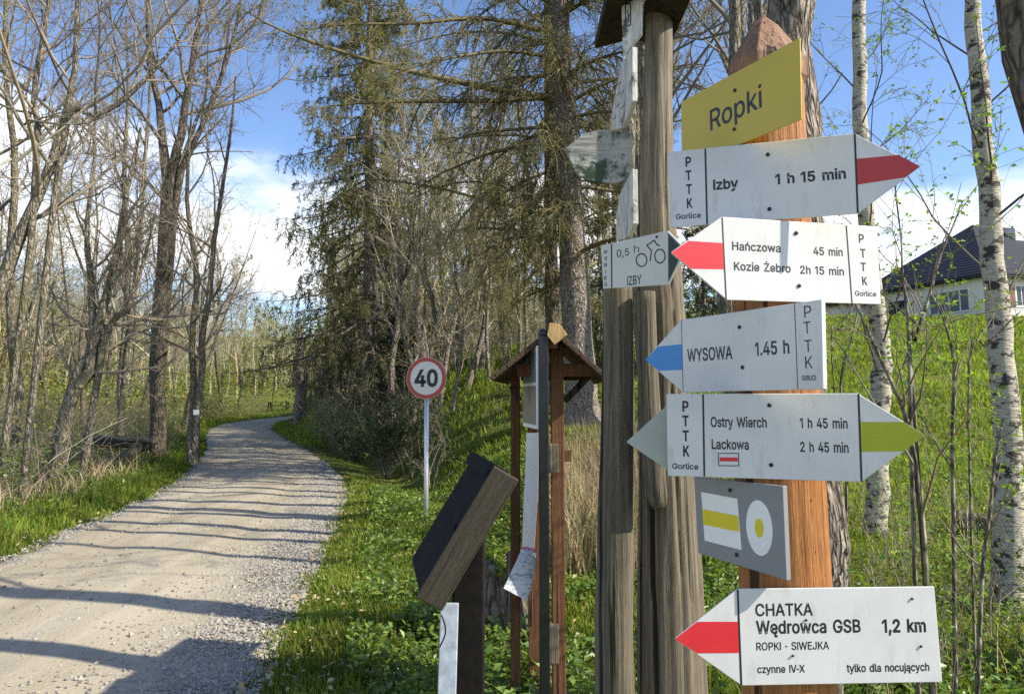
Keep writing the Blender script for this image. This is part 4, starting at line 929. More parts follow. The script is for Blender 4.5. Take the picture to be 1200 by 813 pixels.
for k, (sx_, m_) in enumerate(((-1, M_shingle), (1, M_shingle))):
    mb = MB(); ww = wL if sx_ < 0 else wR
    st = mid + Vector((0, 0, zr)) - axis * 0.16; en = mid + axis * 0.95 + Vector((0, 0, zr))
    ed = perp * (sx_ * ww) + Vector((0, 0, ze - zr))
    nrm = ed.cross(axis).normalized(); nrm = nrm if nrm.z > 0 else -nrm
    slab(mb, [T(st), T(st + ed), T(en + ed), T(en)], nrm, 0.022)
    # battens under the boards
    bevel(mb.build('roof_slope', m_, o, smooth=False), 0.003)
mb = MB()
a = mid + perp * -wL * 0.62 + Vector((0, 0, zp - 0.055)); b = mid + perp * wR * 0.78 + Vector((0, 0, zp - 0.055)); beam(mb, T(a), T(b), 0.04, 0.06)
bevel(mb.build('tie_beam', M_brownwood, o, smooth=False), 0.003)
mb = MB()
a = mid + axis * 0.85 + perp * -wL * 0.7 + Vector((0, 0, zp - 0.055)); b = mid + axis * 0.85 + perp * wR * 0.7 + Vector((0, 0, zp - 0.055)); beam(mb, T(a), T(b), 0.04, 0.06)
bevel(mb.build('tie_beam', M_brownwood, o, smooth=False), 0.003)
mb = MB(); q = [P(644, 378, DK - .18), P(656, 380, DK - .18), P(665, 392, DK - .18), P(650, 404, DK - .18), P(641, 393, DK - .18)]
slab(mb, [T(p) for p in q], (0, 1, 0), 0.02); bevel(mb.build('gable_plate', M_plywood, o, smooth=False), 0.002)
mb = MB(); beam(mb, T(mid - axis * 0.14 + Vector((0, 0, zr - 0.04))), T(mid + axis * 0.92 + Vector((0, 0, zr - 0.04))), 0.045, 0.06)
bevel(mb.build('ridge_beam', M_brownwood, o, smooth=False), 0.003)
for (pa, pb) in (((600, 452), (609, 470)), ((690, 440), (662, 470))):
    mb = MB(); beam(mb, T(P(*pa, DK + .05)), T(P(*pb, DK + .05)), 0.03, 0.035, (0, 1, 0)); bevel(mb.build('brace', M_darkwood, o, smooth=False), 0.002)
# boarding behind the display pole, seen on edge
pa_ = Vector((P(621, 600, 3.8).x, 3.8, 0)); pb_ = Vector((P(624, 600, 4.4).x, 4.4, 0)); dd_ = pb_ - pa_
mb = MB()
for k in range(6):
    M = Matrix.Rotation(math.atan2(dd_.y, dd_.x), 4, 'Z'); M.translation = (pa_ + pb_) / 2 - near + Vector((0, 0, 0.62 + k * 0.19))
    box(mb, (0, 0, 0), (dd_.length, 0.02, 0.182), M)
bevel(mb.build('board_panel', M_brownwood, o, smooth=False), 0.002)
for (py0, py1) in ((520, 553), (732, 775)):
    mb = MB(); c = (P(648, (py0 + py1) / 2, DK - .07)); hh_ = (P(648, py0, DK - .07).z - P(648, py1, DK - .07).z)
    box(mb, T(c), (0.05, 0.06, hh_)); bevel(mb.build('spacer_block', M_palewood, o, smooth=False), 0.003)
mb = MB(); c = P(663, 535, DK); beam(mb, T(P(658, 534, DK)), T(P(669, 534, DK)), 0.03, 0.05); mb.build('peg', M_brownwood, o, smooth=False)

# black metal pole with display panel
DP = 3.5
base = Vector((P(637, 500, DP).x, DP, 0))
o = thing('display_pole', 'slim black metal pole with a ball top holding a narrow display panel', 'display stand', base)
top = P(637, 394, DP).z
mb = MB(); box(mb, (0, 0, top / 2 - 0.1), (0.045, 0.045, top + 0.2)); bevel(mb.build('pole', M_blackmetal, o, smooth=False), 0.004)
bm = bmesh.new(); bmesh.ops.create_uvsphere(bm, u_segments=20, v_segments=12, radius=0.023); me = bpy.data.meshes.new('ball_top'); bm.to_mesh(me); bm.free()
for q in me.polygons: q.use_smooth = True
me.materials.append(M_blackmetal); ob = bpy.data.objects.new('ball_top', me); COL.objects.link(ob); ob.parent = o; ob.location = (0, 0, top + 0.012)
mb = MB(); zt1, zt0 = P(630, 405, DP).z, P(630, 503, DP).z
pa = Vector((P(631.5, 450, DP).x - base.x, -0.01, (zt1 + zt0) / 2)); dirp = Vector((-0.055, 0.42, 0))
M = Matrix.Rotation(math.atan2(dirp.y, dirp.x), 4, 'Z'); M.translation = pa + dirp / 2
box(mb, (0, 0, 0), (dirp.length, 0.022, zt1 - zt0), M); bevel(mb.build('display_panel', M_white, o, smooth=False), 0.002)
for k, (za, zb2, m_) in enumerate(((0.56, 0.93, plain('blue_grey_print', (0.16, 0.22, 0.28), 0.5)), (0.05, 0.52, plain('brown_print', (0.22, 0.19, 0.15), 0.5)))):
    mb = MB(); zz0 = (za - 0.5) * (zt1 - zt0); zz1 = (zb2 - 0.5) * (zt1 - zt0)
    box(mb, (0, 0.0125, (zz0 + zz1) / 2), (dirp.length * 0.92, 0.002, zz1 - zz0), M); mb.build('print_field', m_, o, smooth=False)
# torn poster below and loose sheet
def sheet(name, label, rows, m, parent=None, cat='poster'):
    rows = [(a, b, c * .886, d_ * .886) for a, b, c, d_ in rows]
    base = P(*rows[0][0], rows[0][2]); o = None
    V = []; n = 9
    for a, b, d0, d1 in [(r[0], r[1], r[2], r[3]) for r in rows]:
        A_, B_ = P(*a, d0), P(*b, d1)
        for k in range(n):
            u_ = k / (n - 1); p = A_.lerp(B_, u_); p.y += 0.003 * math.sin(u_ * 4 + a[1] * 0.04) ; V.append(p - base)
    idx = np.arange(len(V)).reshape(len(rows), n)
    mb = MB(); mb.add([list(v) for v in V], np.stack([idx[:-1, :-1], idx[:-1, 1:], idx[1:, 1:], idx[1:, :-1]], -1).reshape(-1, 4))
    ob = mb.build(name, m, None, smooth=False); ob.location = base
    so = ob.modifiers.new('thickness', 'SOLIDIFY'); so.thickness = 0.0012; so.offset = 0
    return tag(ob, label, cat)
def poster_mat(name, c, ink, s, th):
    m, t, b = mat(name)
    v = coords(t, (1, 1, 2.2)); n = noise(t, v, s, 4, 0.6)
    big = noise(t, coords(t), 6, 4, 0.6)
    base = mix(t, ramp(t, n, [(th, (0, 0, 0)), (th + 0.05, (1, 1, 1))]), c, ink)
    base = mix(t, 0.5, base, ramp(t, big, [(0.35, (0.75, 0.78, 0.8)), (0.65, (1.05, 1.05, 1.05))]), 'MULTIPLY')
    t.links.new(base, b.inputs['Base Color']); b.inputs['Roughness'].default_value = 0.5; return m
MP1 = poster_mat('torn_poster_paper', (0.66, 0.66, 0.66), (0.10, 0.10, 0.10), 16, 0.66)
MP2 = poster_mat('map_sheet_paper', (0.60, 0.62, 0.70), (0.30, 0.36, 0.34), 38, 0.53)
sheet('torn_poster', 'tall torn white poster hanging under the display panel of the black pole', [((617, 507), (631, 507), 4.25, 4.0), ((616, 545), (631, 545), 4.25, 4.0), ((614, 580), (630, 582), 4.25, 4.0), ((613, 610), (628, 612), 4.25, 4.0), ((612, 641), (626, 643), 4.25, 4.0)], MP1)
sheet('loose_map_sheet', 'crumpled pale map sheet dangling left of the black pole', [((611, 643), (629, 645), 4.02, 4.0), ((605, 657), (628, 662), 3.99, 3.995), ((598, 672), (625, 681), 3.975, 3.985), ((593, 683), (620, 695), 3.96, 3.975), ((590, 689), (617, 703), 3.95, 3.97)], MP2)
ob = sheet('magenta_tape', 'short magenta tape strip between torn poster and map sheet', [((611, 640), (627, 643), 4.19, 3.985), ((611, 644), (627, 647), 4.19, 3.985)], plain('magenta', (0.45, 0.05, 0.2), 0.5), cat='tape')

# ------------------------------------------------------------------ speed sign
d = 9.9; b0 = gpos(499, d)
o = thing('speed_limit_sign', 'round red-rimmed 40 speed sign on a thin steel pole beside the road', 'road sign', b0)
cz = P(500, 443, d); Rr = 24.2 * d / F
topz = cz.z + Rr * 0.6 - b0.z
mb = MB(); tubes(mb, [(P(499, 610, d).x - b0.x, 0, -0.3), (0.0, 0, 0.4), (cz.x - b0.x, 0, topz)], [0.03] * 3, 14, cap=True); mb.build('pole', M_steel, o)
def disc(r0, r1, y, th, n=56):
    V = []; 
    for r_ in (r0, r1):
        for k in range(n): a = k / n * 6.283; V.append((r_ * math.cos(a), y, r_ * math.sin(a)))
    for r_ in (r0, r1):
        for k in range(n): a = k / n * 6.283; V.append((r_ * math.cos(a), y + th, r_ * math.sin(a)))
    i = np.arange(n); j = (i + 1) % n
    m_ = MB(); m_.add(V, [np.stack([i, j, j + n, i + n], -1), np.stack([i + 2 * n, i + 3 * n, j + 3 * n, j + 2 * n], -1), np.stack([i + n, j + n, j + 3 * n, i + 3 * n], -1), np.stack([i, i + 2 * n, j + 2 * n, j], -1)]); return m_
loc = Vector((cz.x - b0.x, -0.045, cz.z - b0.z))
for nm, r0, r1, y, th, m_ in (('plate', 0.001, Rr, 0.0, 0.012, M_steel), ('red_rim', Rr * 0.80, Rr * 0.985, -0.003, 0.003, plain('rim_red', (0.42, 0.05, 0.035), 0.4)), ('white_face', 0.001, Rr * 0.80, -0.002, 0.002, plain('reflective_white', (0.66, 0.64, 0.58), 0.4))):
    ob = disc(r0, r1, y, th).build(nm, m_, o, smooth=False); ob.location = loc; ob.rotation_euler = (0, 0, R(-12))
v, f = text_mesh('40', 0.025); mb = MB(); W_ = Rr * 1.17; sx_ = W_ / (v[:, 0].max() - v[:, 0].min()); sy = Rr * 0.86 / (v[:, 1].max() - v[:, 1].min())
V = np.stack([(v[:, 0] - v[:, 0].min()) * sx_ - W_ / 2, 0 * v[:, 0] - 0.005, (v[:, 1] - v[:, 1].min()) * sy - Rr * 0.43], -1); gr = {}
for a in f: gr.setdefault(len(a), []).append(a)
mb.add(V, [np.array(a) for a in gr.values()]); ob = mb.build('numerals', M_ink, o, smooth=False); ob.location = loc; ob.rotation_euler = (0, 0, R(-12))
for zc_ in (-0.12, 0.12):
    mb = MB(); tubes(mb, [(loc.x, -0.006, loc.z + zc_ - 0.015), (loc.x, -0.006, loc.z + zc_ + 0.015)], [0.036] * 2, 12, cap=True); mb.build('clamp', M_steel, o)

# ------------------------------------------------------------------ house on the hill
g = np.random.default_rng(8)
M_tile_m, t, b = mat('dark_roof_tiles')
v = coords(t); wv = nd(t, 'ShaderNodeTexWave', wave_type='BANDS', bands_direction='Z'); wv.inputs['Scale'].default_value = 1.5; wv.inputs['Distortion'].default_value = 0.3
t.links.new(v, wv.inputs['Vector'])
t.links.new(mix(t, 0.35, ramp(t, wv.outputs['Fac'], [(0.0, (0.012, 0.014, 0.022)), (0.3, (0.035, 0.038, 0.052))]), ramp(t, noise(t, v, 8, 3), [(0.3, (0.018, 0.02, 0.032)), (0.7, (0.05, 0.05, 0.06))])), b.inputs['Base Color'])
b.inputs['Roughness'].default_value = 0.75; b.inputs['Specular IOR Level'].default_value = 0.2; bump(t, b, wv.outputs['Fac'], 0.6, 0.05)
M_plaster = plain('cream_plaster', (0.72, 0.70, 0.66), 0.9, 0, 0.06, 3)
M_glass = plain('window_glass', (0.03, 0.04, 0.05), 0.08, 0, 0.1); M_frame = plain('white_frame', (0.7, 0.68, 0.64), 0.5)
M_shutter = plain('brown_red_shutter', (0.22, 0.075, 0.055), 0.6)
c0 = P(1157, 362, 45); uu = Vector((-0.30, 0.954, 0)).normalized(); vv_ = Vector((0.954, 0.30, 0)).normalized()
zg = ztop(c0.x, c0.y) ; hb = Vector((c0.x, c0.y, zg))
house = thing('house', 'white bungalow with a dark hipped tile roof up on the grassy hill', 'house', hb)
H = P(1157, 318, 45).z - zg
Lu, Lv = 9.5, 12.0
def hp(a, b_, z): return uu * a + vv_ * b_ + Vector((0, 0, z))
mb = MB(); slab(mb, [hp(0, 0, -0.6), hp(Lu, 0, -0.6), hp(Lu, Lv, -0.6), hp(0, Lv, -0.6)], (0, 0, 1), H + 0.6)
mb.build('wall', M_plaster, house, smooth=False)
e = 0.6; rz_ = P(1150, 262, 50.6).z - zg
def roof(a0, a1, b0_, b1, z0, z1, ra, rb):
    m_ = MB(); V = [hp(a0, b0_, z0), hp(a1, b0_, z0), hp(a1, b1, z0), hp(a0, b1, z0), hp(*ra, z1), hp(*rb, z1)]
    V2 = [q + Vector((0, 0, -0.18)) for q in V[:4]]
    m_.add([list(q) for q in V + V2], [np.array([[0, 3, 5, 4]]), np.array([[1, 4, 5, 2]]), np.array([[0, 4, 1], [3, 2, 5]]), np.array([[0, 1, 7, 6], [1, 2, 8, 7], [2, 3, 9, 8], [3, 0, 6, 9], [6, 7, 8, 9]])])
    return m_
roof(-e, Lu + e, -e, Lv + e, H - 0.15, rz_, (Lu / 2, Lu / 2), (Lu / 2, Lv - Lu / 2 + 1.4)).build('roof', M_tile_m, house, smooth=False)
# lower porch wing on the left
mb = MB(); slab(mb, [hp(Lu - 0.5, -2.6, -0.6), hp(Lu + 5, -2.6, -0.6), hp(Lu + 5, 3, -0.6), hp(Lu - 0.5, 3, -0.6)], (0, 0, 1), H - 0.2); mb.build('side_wing', M_plaster, house, smooth=False)
roof(Lu - 1.1, Lu + 5.5, -3.2, 3.5, H - 0.85, H + 1.5, (Lu + 2, -0.6), (Lu + 2, 0.8)).build('roof', M_tile_m, house, smooth=False)
def window(a0, a1, b0_, b1, z0, z1, nrm, shut=False, bars=3):
    """on the wall a (b=0) or wall b (a=0)"""
    A_ = hp(a0, b0_, 0); B_ = hp(a1, b1, 0); d_ = (B_ - A_); n_ = nrm
    fr = MB(); q = lambda s_, z, lift: A_ + d_ * s_ + Vector((0, 0, z)) + n_ * lift
    for (s0, s1, za, zb) in ((0, 1, z0, z0 + .1), (0, 1, z1 - .1, z1), (0, .06, z0 + .1, z1 - .1), (.94, 1, z0 + .1, z1 - .1)):
        slab(fr, [q(s0, za, .05), q(s1, za, .05), q(s1, zb, .05), q(s0, zb, .05)], -n_, 0.05)
    for k in range(1, bars):
        slab(fr, [q(k / bars - .015, z0 + .1, .045), q(k / bars + .015, z0 + .1, .045), q(k / bars + .015, z1 - .1, .045), q(k / bars - .015, z1 - .1, .045)], -n_, 0.04)
    w_ = fr.build('window', M_frame, house, smooth=False)
    m_ = MB(); slab(m_, [q(.06, z0 + .1, .02), q(.94, z0 + .1, .02), q(.94, z1 - .1, .02), q(.06, z1 - .1, .02)], -n_, 0.02); m_.build('pane', M_glass, w_, smooth=False)
    if shut:
        for s0, s1 in ((-.55, -.03), (1.03, 1.55)):
            m_ = MB(); slab(m_, [q(s0, z0, .05), q(s1, z0, .05), q(s1, z1, .05), q(s0, z1, .05)], -n_, 0.04); m_.build('shutter', M_shutter, house, smooth=False)
window(1.0, 4.2, 0, 0, 0.55, 2.0, -vv_, bars=4)
window(6.0, 7.6, 0, 0, 0.1, 1.9, -vv_, bars=2)
window(0, 0, 2.2, 4.2, 0.75, 2.1, -uu, True, 4); window(0, 0, 7.4, 9.4, 0.75, 2.1, -uu, True, 4)
mb = MB(); slab(mb, [hp(3.2, 6.6, H + 1.5), hp(3.9, 6.6, H + 1.5), hp(3.9, 7.4, H + 1.5), hp(3.2, 7.4, H + 1.5)], (0, 0, 1), 2.2); mb.build('chimney', M_plaster, house, smooth=False)

M_farwood = leafy('far_tree_wood', (0.36, 0.31, 0.22), 0)
M_farleaf = leafy('olive_spring_leaves', (0.29, 0.31, 0.085), 0.45)
# ------------------------------------------------------------------ big trees that can be told apart
def G(n): return np.random.default_rng(n)
def hero(name, label, d, stems, barkm, seed, base_px, group=None, off=None, cat='tree', leafm=None, **k):
    b = gpos(base_px, d); st = []
    for q in stems: st.append(px_stem(b, d, q))
    parts = bare_tree(st, G(seed), **k)
    return place_tree(name, label, b, parts, barkm, group, 0, leafm, cat=cat)
hero('bare_tree', 'thickest leafless tree standing at the left edge of the gravel road, forking high up', 20,
     [[(184, 545, 19), (185, 440, 17), (190, 330, 16), (196, 235, 14), (190, 150, 9), (176, 60, 6), (170, -60, 4), (168, -150, 2)],
      [(196, 300, 12), (199, 235, 12), (213, 150, 10), (228, 60, 7), (240, -40, 4), (244, -120, 2)],
      [(197, 290, 9), (206, 235, 9), (240, 140, 6), (275, 40, 4), (290, -60, 2)]], M_bark_dark, 1, 184, lv=(15, 8, 6, 4), t0=0.42, minr=0.0035, l1=0.30)
t2 = hero('bare_tree', 'slim dark twin-stemmed tree at the left road edge with a white mark', 19,
     [[(225, 538, 13), (225, 522, 9.5), (227, 450, 7.5), (225, 390, 7), (231, 330, 6.5), (222, 260, 5.5), (220, 190, 4), (226, 120, 2)],
      [(228, 538, 12), (229, 515, 9), (236, 440, 7.5), (239, 390, 7), (246, 340, 6.5), (252, 270, 5.5), (268, 180, 4), (276, 90, 2)]], M_bark_grey, 2, 228, lv=(12, 7, 5, 3), t0=0.32, minr=0.003, l1=0.34)
mb = MB(); q = [P(226.5, 480, 18.9), P(232, 480, 18.9), P(232, 486, 18.9), P(226.5, 486, 18.9)]; slab(mb, [p - t2.location for p in q], (0, 1, 0), 0.06); mb.build('trail_mark', M_white, t2, smooth=False)
hero('bare_tree', 'forked bare tree leaning right with low crooked limbs over the left verge', 15.5,
     [[(60, 575, 20), (78, 490, 17), (98, 440, 15), (112, 400, 12), (122, 350, 10), (140, 285, 8), (150, 220, 6), (165, 150, 3)],
      [(78, 500, 13), (88, 450, 12), (106, 410, 10), (108, 340, 8), (103, 270, 6), (110, 190, 4), (112, 120, 2)],
      [(100, 440, 9), (125, 395, 8), (150, 360, 6), (170, 300, 4), (182, 250, 2)]], M_bark_grey, 3, 62, lv=(12, 8, 6, 4), t0=0.22, minr=0.003, l1=0.36)
hero('bare_tree', 'large bare tree leaning in from the left edge with long limbs reaching across the sky', 12,
     [[(-70, 600, 20), (-30, 440, 18), (0, 340, 16), (28, 265, 14), (58, 195, 11), (74, 148, 9), (86, 95, 7), (90, 30, 5), (92, -60, 4), (92, -140, 2)],
      [(52, 210, 9), (74, 162, 8), (110, 138, 7), (150, 112, 6), (200, 60, 4), (230, 10, 2)],
      [(20, 285, 9), (44, 210, 8), (40, 120, 7), (52, 40, 6), (62, -60, 4), (60, -140, 2)]], M_bark_grey, 4, -70, lv=(14, 8, 7, 4), t0=0.30, minr=0.0028, l1=0.36)
hero('bare_tree', 'tall bare tree at the far left edge with upswept thin branches', 17,
     [[(15, 560, 13), (20, 450, 12), (10, 330, 10), (20, 200, 8), (5, 80, 6), (10, -40, 4), (12, -140, 2)],
      [(12, 330, 9), (-5, 220, 8), (-20, 100, 6), (-30, 0, 3)]], M_bark_grey, 5, 15, lv=(15, 8, 6, 4), t0=0.28, minr=0.003, l1=0.34)
hero('bare_tree', 'slender bare tree between forked leaning tree and thick roadside tree, bare grey stem', 24,
     [[(140, 520, 9), (142, 430, 8), (150, 330, 7), (146, 230, 6), (150, 120, 4), (148, 20, 2)],
      [(148, 350, 6), (165, 260, 5), (172, 160, 4), (180, 60, 2)]], M_bark_grey, 6, 140, lv=(14, 8, 6, 3), t0=0.25, minr=0.0035, l1=0.32)
hero('dead_trunk', 'pale grey dead trunk with a few broken twigs on the right of the road bend', 38,
     [[(349, 492, 13), (352, 460, 12), (351, 430, 10), (353, 405, 8), (352, 385, 5)],
      [(355, 490, 7), (357, 455, 7), (362, 420, 5), (372, 390, 3)]], M_bark_conifer, 7, 350, lv=(8, 5, 3, 0), t0=0.35, minr=0.006, l1=0.2)

# tall scaly conifer behind the kiosk, and its darker neighbour
def hang_twigs(cw, Pl, Rl, g, n, ln, nsub, needles=None, nl=0, nsz=0.05, minr=0.0022, droop=0.5, ang=1.0, t0=0.1):
    P2, R2 = children(Pl, Rl, n, g, t0, 0.99, ang, 0.3, 6, -0.02, 0.10, 0.5, droop, Lref=ln / 0.3, minr=minr * 1.4)
    tubes(cw, P2, R2, 3, tints(len(P2), .3, .6, .08, g))
    P3, R3 = children(P2, R2, nsub, g, 0.1, 0.98, 0.8, 0.4, 4, -0.05, 0.12, 0.6, droop * 1.2, minr=minr)
    tubes(cw, P3, R3, 3, tints(len(P3), .3, .65, .1, g))
    if needles is not None and nl:
        pk = g.integers(0, len(P3), nl); kk = g.integers(1, 4, nl)
        leaves(needles, P3[pk, kk], nsz, g, 0.0, 0.3, 0.25, 0.7, 0.15)
    return P3
def limb_px(b, d0, pts, r0):
    """limb by image points with its own depths"""
    n = len(pts); q = [P(x, y, dd) - b for x, y, dd in pts]
    a, r = smooth_poly(q, np.linspace(r0, 0.006, n), 14); return a, r
def conifer(label, d, stem, seed, limbs, name='conifer_tree', autolimb=None, barkm=M_bark_conifer, base=683):
    g = G(seed); b = gpos(base, d); o = thing(name, label, 'tree', b)
    p_, r_ = px_stem(b, d, stem); tr = MB(); A_, B_ = smooth_poly(p_, r_, 40); 
    B_ = B_ * (1 + 0.05 * np.sin(np.linspace(0, 60, 40)))
    B_[0] *= 1.5; B_[1] *= 1.15
    tubes(tr, A_, B_, 20); tr.build('trunk', barkm, o)
    cw, nd_ = MB(), MB(); Pl, Rl = [], []
    for l in limbs: a, r = limb_px(b, d, l[1:], l[0]); Pl.append(a); Rl.append(r)
    Pl, Rl = np.stack(Pl), np.stack(Rl)
    tubes(cw, Pl, Rl, 7, tints(len(Pl), .25, .45, .05, g))
    hang_twigs(cw, Pl, Rl, g, 60, 1.1, 13, nd_, 1100 * len(Pl), 0.06)
    if autolimb:
        P1, R1 = children(A_[None], B_[None], autolimb, g, 0.24, 0.98, 1.35, 0.29, 9, -0.02, 0.08, 0.2, 0.14, Lref=13, minr=0.006)
        tubes(cw, P1, R1, 5, tints(len(P1), .25, .45, .05, g))
        hang_twigs(cw, P1, R1, g, 30, 0.9, 9, nd_, 420 * len(P1), 0.06)
    cw.build('crown', M_bud, o, col=True); nd_.build('needles', M_bud2, o, col=True, smooth=False)
    return o
M_bud2 = leafy('budding_larch_needles', (0.235, 0.225, 0.08), 0.35)
conifer('tall scaly grey-barked conifer behind the roofed notice board with long drooping limbs', 15,
        [(684, 500, 44), (680, 440, 37), (673, 330, 34), (665, 200, 31), (659, 100, 29), (654, 0, 26), (648, -160, 22), (640, -420, 12), (636, -650, 2)], 31,
        [(0.09, (656, 118, 15), (580, 104, 14.6), (500, 88, 14.0), (410, 64, 13.4), (330, 36, 13), (265, 0, 12.6)),
         (0.07, (656, 112, 15), (590, 118, 14.5), (510, 119, 14), (420, 121, 13.6), (360, 130, 13.4)),
         (0.06, (655, 42, 15), (570, 22, 14.6), (480, 28, 14), (390, 30, 13.6), (330, 45, 13.4)),
         (0.05, (662, 150, 15), (610, 190, 14.5), (570, 225, 14), (530, 270, 13.8), (510, 320, 13.7)),
         (0.05, (667, 205, 15), (620, 240, 14.4), (580, 290, 14), (555, 350, 13.8)),
         (0.06, (652, 10, 15), (590, -30, 14.5), (500, -40, 14), (420, -20, 13.4), (340, 0, 13)),
         (0.05, (655, 70, 15), (600, 60, 14), (540, 66, 13), (480, 80, 12.3), (440, 100, 12)),
         (0.05, (660, 90, 15), (700, 70, 14.5), (740, 60, 14), (790, 66, 13.6)),
         (0.04, (664, 170, 15), (700, 165, 14.4), (735, 175, 14), (770, 195, 13.8)),
         (0.05, (655, 20, 15), (710, -10, 14.6), (770, -20, 14.2), (840, 10, 14)),
         (0.04, (668, 250, 15), (640, 262, 14.5), (600, 300, 14), (590, 350, 13.8)),
         (0.05, (660, 60, 15.2), (600, 40, 16), (530, 40, 17), (450, 60, 18))], autolimb=64)
conifer('dark narrow conifer trunk standing close behind the tall scaly conifer', 16.5,
        [(648, 492, 22), (648, 400, 18), (645, 250, 15), (644, 100, 13), (643, 0, 12), (640, -200, 8), (638, -330, 2)], 32,
        [(0.04, (645, 200, 16.5), (610, 215, 16.2), (570, 245, 16), (540, 300, 16)), (0.04, (645, 90, 16.5), (600, 92, 16.3), (550, 105, 16), (500, 140, 16)),
         (0.035, (646, 280, 16.5), (620, 300, 16.2), (600, 330, 16), (590, 370, 16)), (0.035, (645, 150, 16.5), (690, 150, 16.3), (730, 170, 16), (760, 200, 16))], autolimb=30, barkm=M_bark_dark, base=648)

# spruce with hanging dark needles
def spruce_parts(seed, Ht, Lmax, nwh, per, ntw, nneed, z0=1.6, rbase=0.28, nsz=0.13, droop=0.16, lean=(0, 0), gap=0.0):
    g = G(seed); tr, cw, nd_ = MB(), MB(), MB()
    Pt, Rt = smooth_poly([(0, 0, -0.2), (lean[0] * .3, lean[1] * .3, Ht * .3), (lean[0], lean[1], Ht * .7), (lean[0], lean[1], Ht)], [rbase, rbase * .8, rbase * .42, 0.015], 30)
    tubes(tr, Pt, Rt, 12)
    Pl, Rl = [], []
    for w in range(nwh):
        z = z0 + (Ht - z0) * (w / nwh) ** 1.05; L = Lmax * (1 - (z - z0) / (Ht - z0 + 0.4)) ** 0.75 * g.uniform(0.8, 1.1)
        n = per; ph = g.random() * 6.28
        for k in range(n):
            if g.random() < gap: continue
            a = ph + k / n * 6.283 + g.normal(0, .25); l = L * g.uniform(0.65, 1.15); dz = g.normal(0, .12)
            h0 = np.array([np.interp(z, Pt[:, 2], Pt[:, 0]), np.interp(z, Pt[:, 2], Pt[:, 1]), z + dz])
            u = np.linspace(0, 1, 9); out = u * l
            zz = -droop * l * (1.9 * u ** 1.3 - 1.25 * u ** 2.6) - l * 0.10 * u + 0.03 * g.normal(0, 1, 9).cumsum() * l * 0.15
            Pl.append(np.stack([h0[0] + np.cos(a) * out, h0[1] + np.sin(a) * out, h0[2] + zz], -1)); Rl.append(np.linspace(0.012 + l * 0.010, 0.004, 9))
    Pl, Rl = np.stack(Pl), np.stack(Rl)
    tubes(cw, Pl, Rl, 5, tints(len(Pl), .22, .4, .05, g))
    P2, R2 = children(Pl, Rl, ntw, g, 0.18, 0.99, 1.15, 0.40, 6, -0.06, 0.08, 0.5, 1.5, minr=0.003)
    tubes(cw, P2, R2, 3, tints(len(P2), .2, .4, .05, g))
    T = unit(P2[:, -1] - P2[:, 0]); M = len(P2) * nneed
    pk = g.integers(0, len(P2), M); kk = g.integers(0, 5, M); fr = g.random((M, 1))
    c = P2[pk, kk] * (1 - fr) + P2[pk, kk + 1] * fr
    dd = unit(P2[pk, kk + 1] - P2[pk, kk]); side = unit(np.cross(dd, g.normal(0, 1, dd.shape)))
    leaves(nd_, c, nsz, g, 0.0, 0.15, 0.22, 0.72, 0.14, dirs=unit(dd + side * 0.75))
    return tr, cw, nd_
def place_conifer(parts, name, label, base, needle, group=None, barkm=M_bark_conifer, rz=0):
    o = thing(name, label, 'tree', base, rz, group); tr, cw, nd_ = parts
    tr.build('trunk', barkm, o); cw.build('limbs', M_twig, o, col=True); nd_.build('crown', needle, o, col=True, smooth=False); return o
b = gpos(432, 25)
place_conifer(spruce_parts(41, 19, 4.1, 25, 7, 18, 28, z0=3.0, rbase=0.27, nsz=0.145, droop=0.22, lean=(-.25, 0), gap=0.08), 'spruce_tree', 'big spruce with hanging grey-green needle curtains right of the gravel road', b, M_needle)
b = gpos(418, 30)
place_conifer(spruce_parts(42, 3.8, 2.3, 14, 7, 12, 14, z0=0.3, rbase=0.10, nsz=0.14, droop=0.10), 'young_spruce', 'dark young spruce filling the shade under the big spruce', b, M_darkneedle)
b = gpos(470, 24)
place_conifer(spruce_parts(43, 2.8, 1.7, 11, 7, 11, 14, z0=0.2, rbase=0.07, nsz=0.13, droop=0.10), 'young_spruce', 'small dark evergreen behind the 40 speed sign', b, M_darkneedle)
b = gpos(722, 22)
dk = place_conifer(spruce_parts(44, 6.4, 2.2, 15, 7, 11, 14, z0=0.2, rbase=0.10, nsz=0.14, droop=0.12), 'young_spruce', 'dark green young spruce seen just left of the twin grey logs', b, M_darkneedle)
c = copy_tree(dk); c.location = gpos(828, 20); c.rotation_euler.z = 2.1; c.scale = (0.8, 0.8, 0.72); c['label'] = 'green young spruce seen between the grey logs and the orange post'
c = copy_tree(dk); c.location = gpos(570, 30); c.rotation_euler.z = 4.1; c['label'] = 'dark young spruce at the back of the thin tree thicket behind the kiosk'

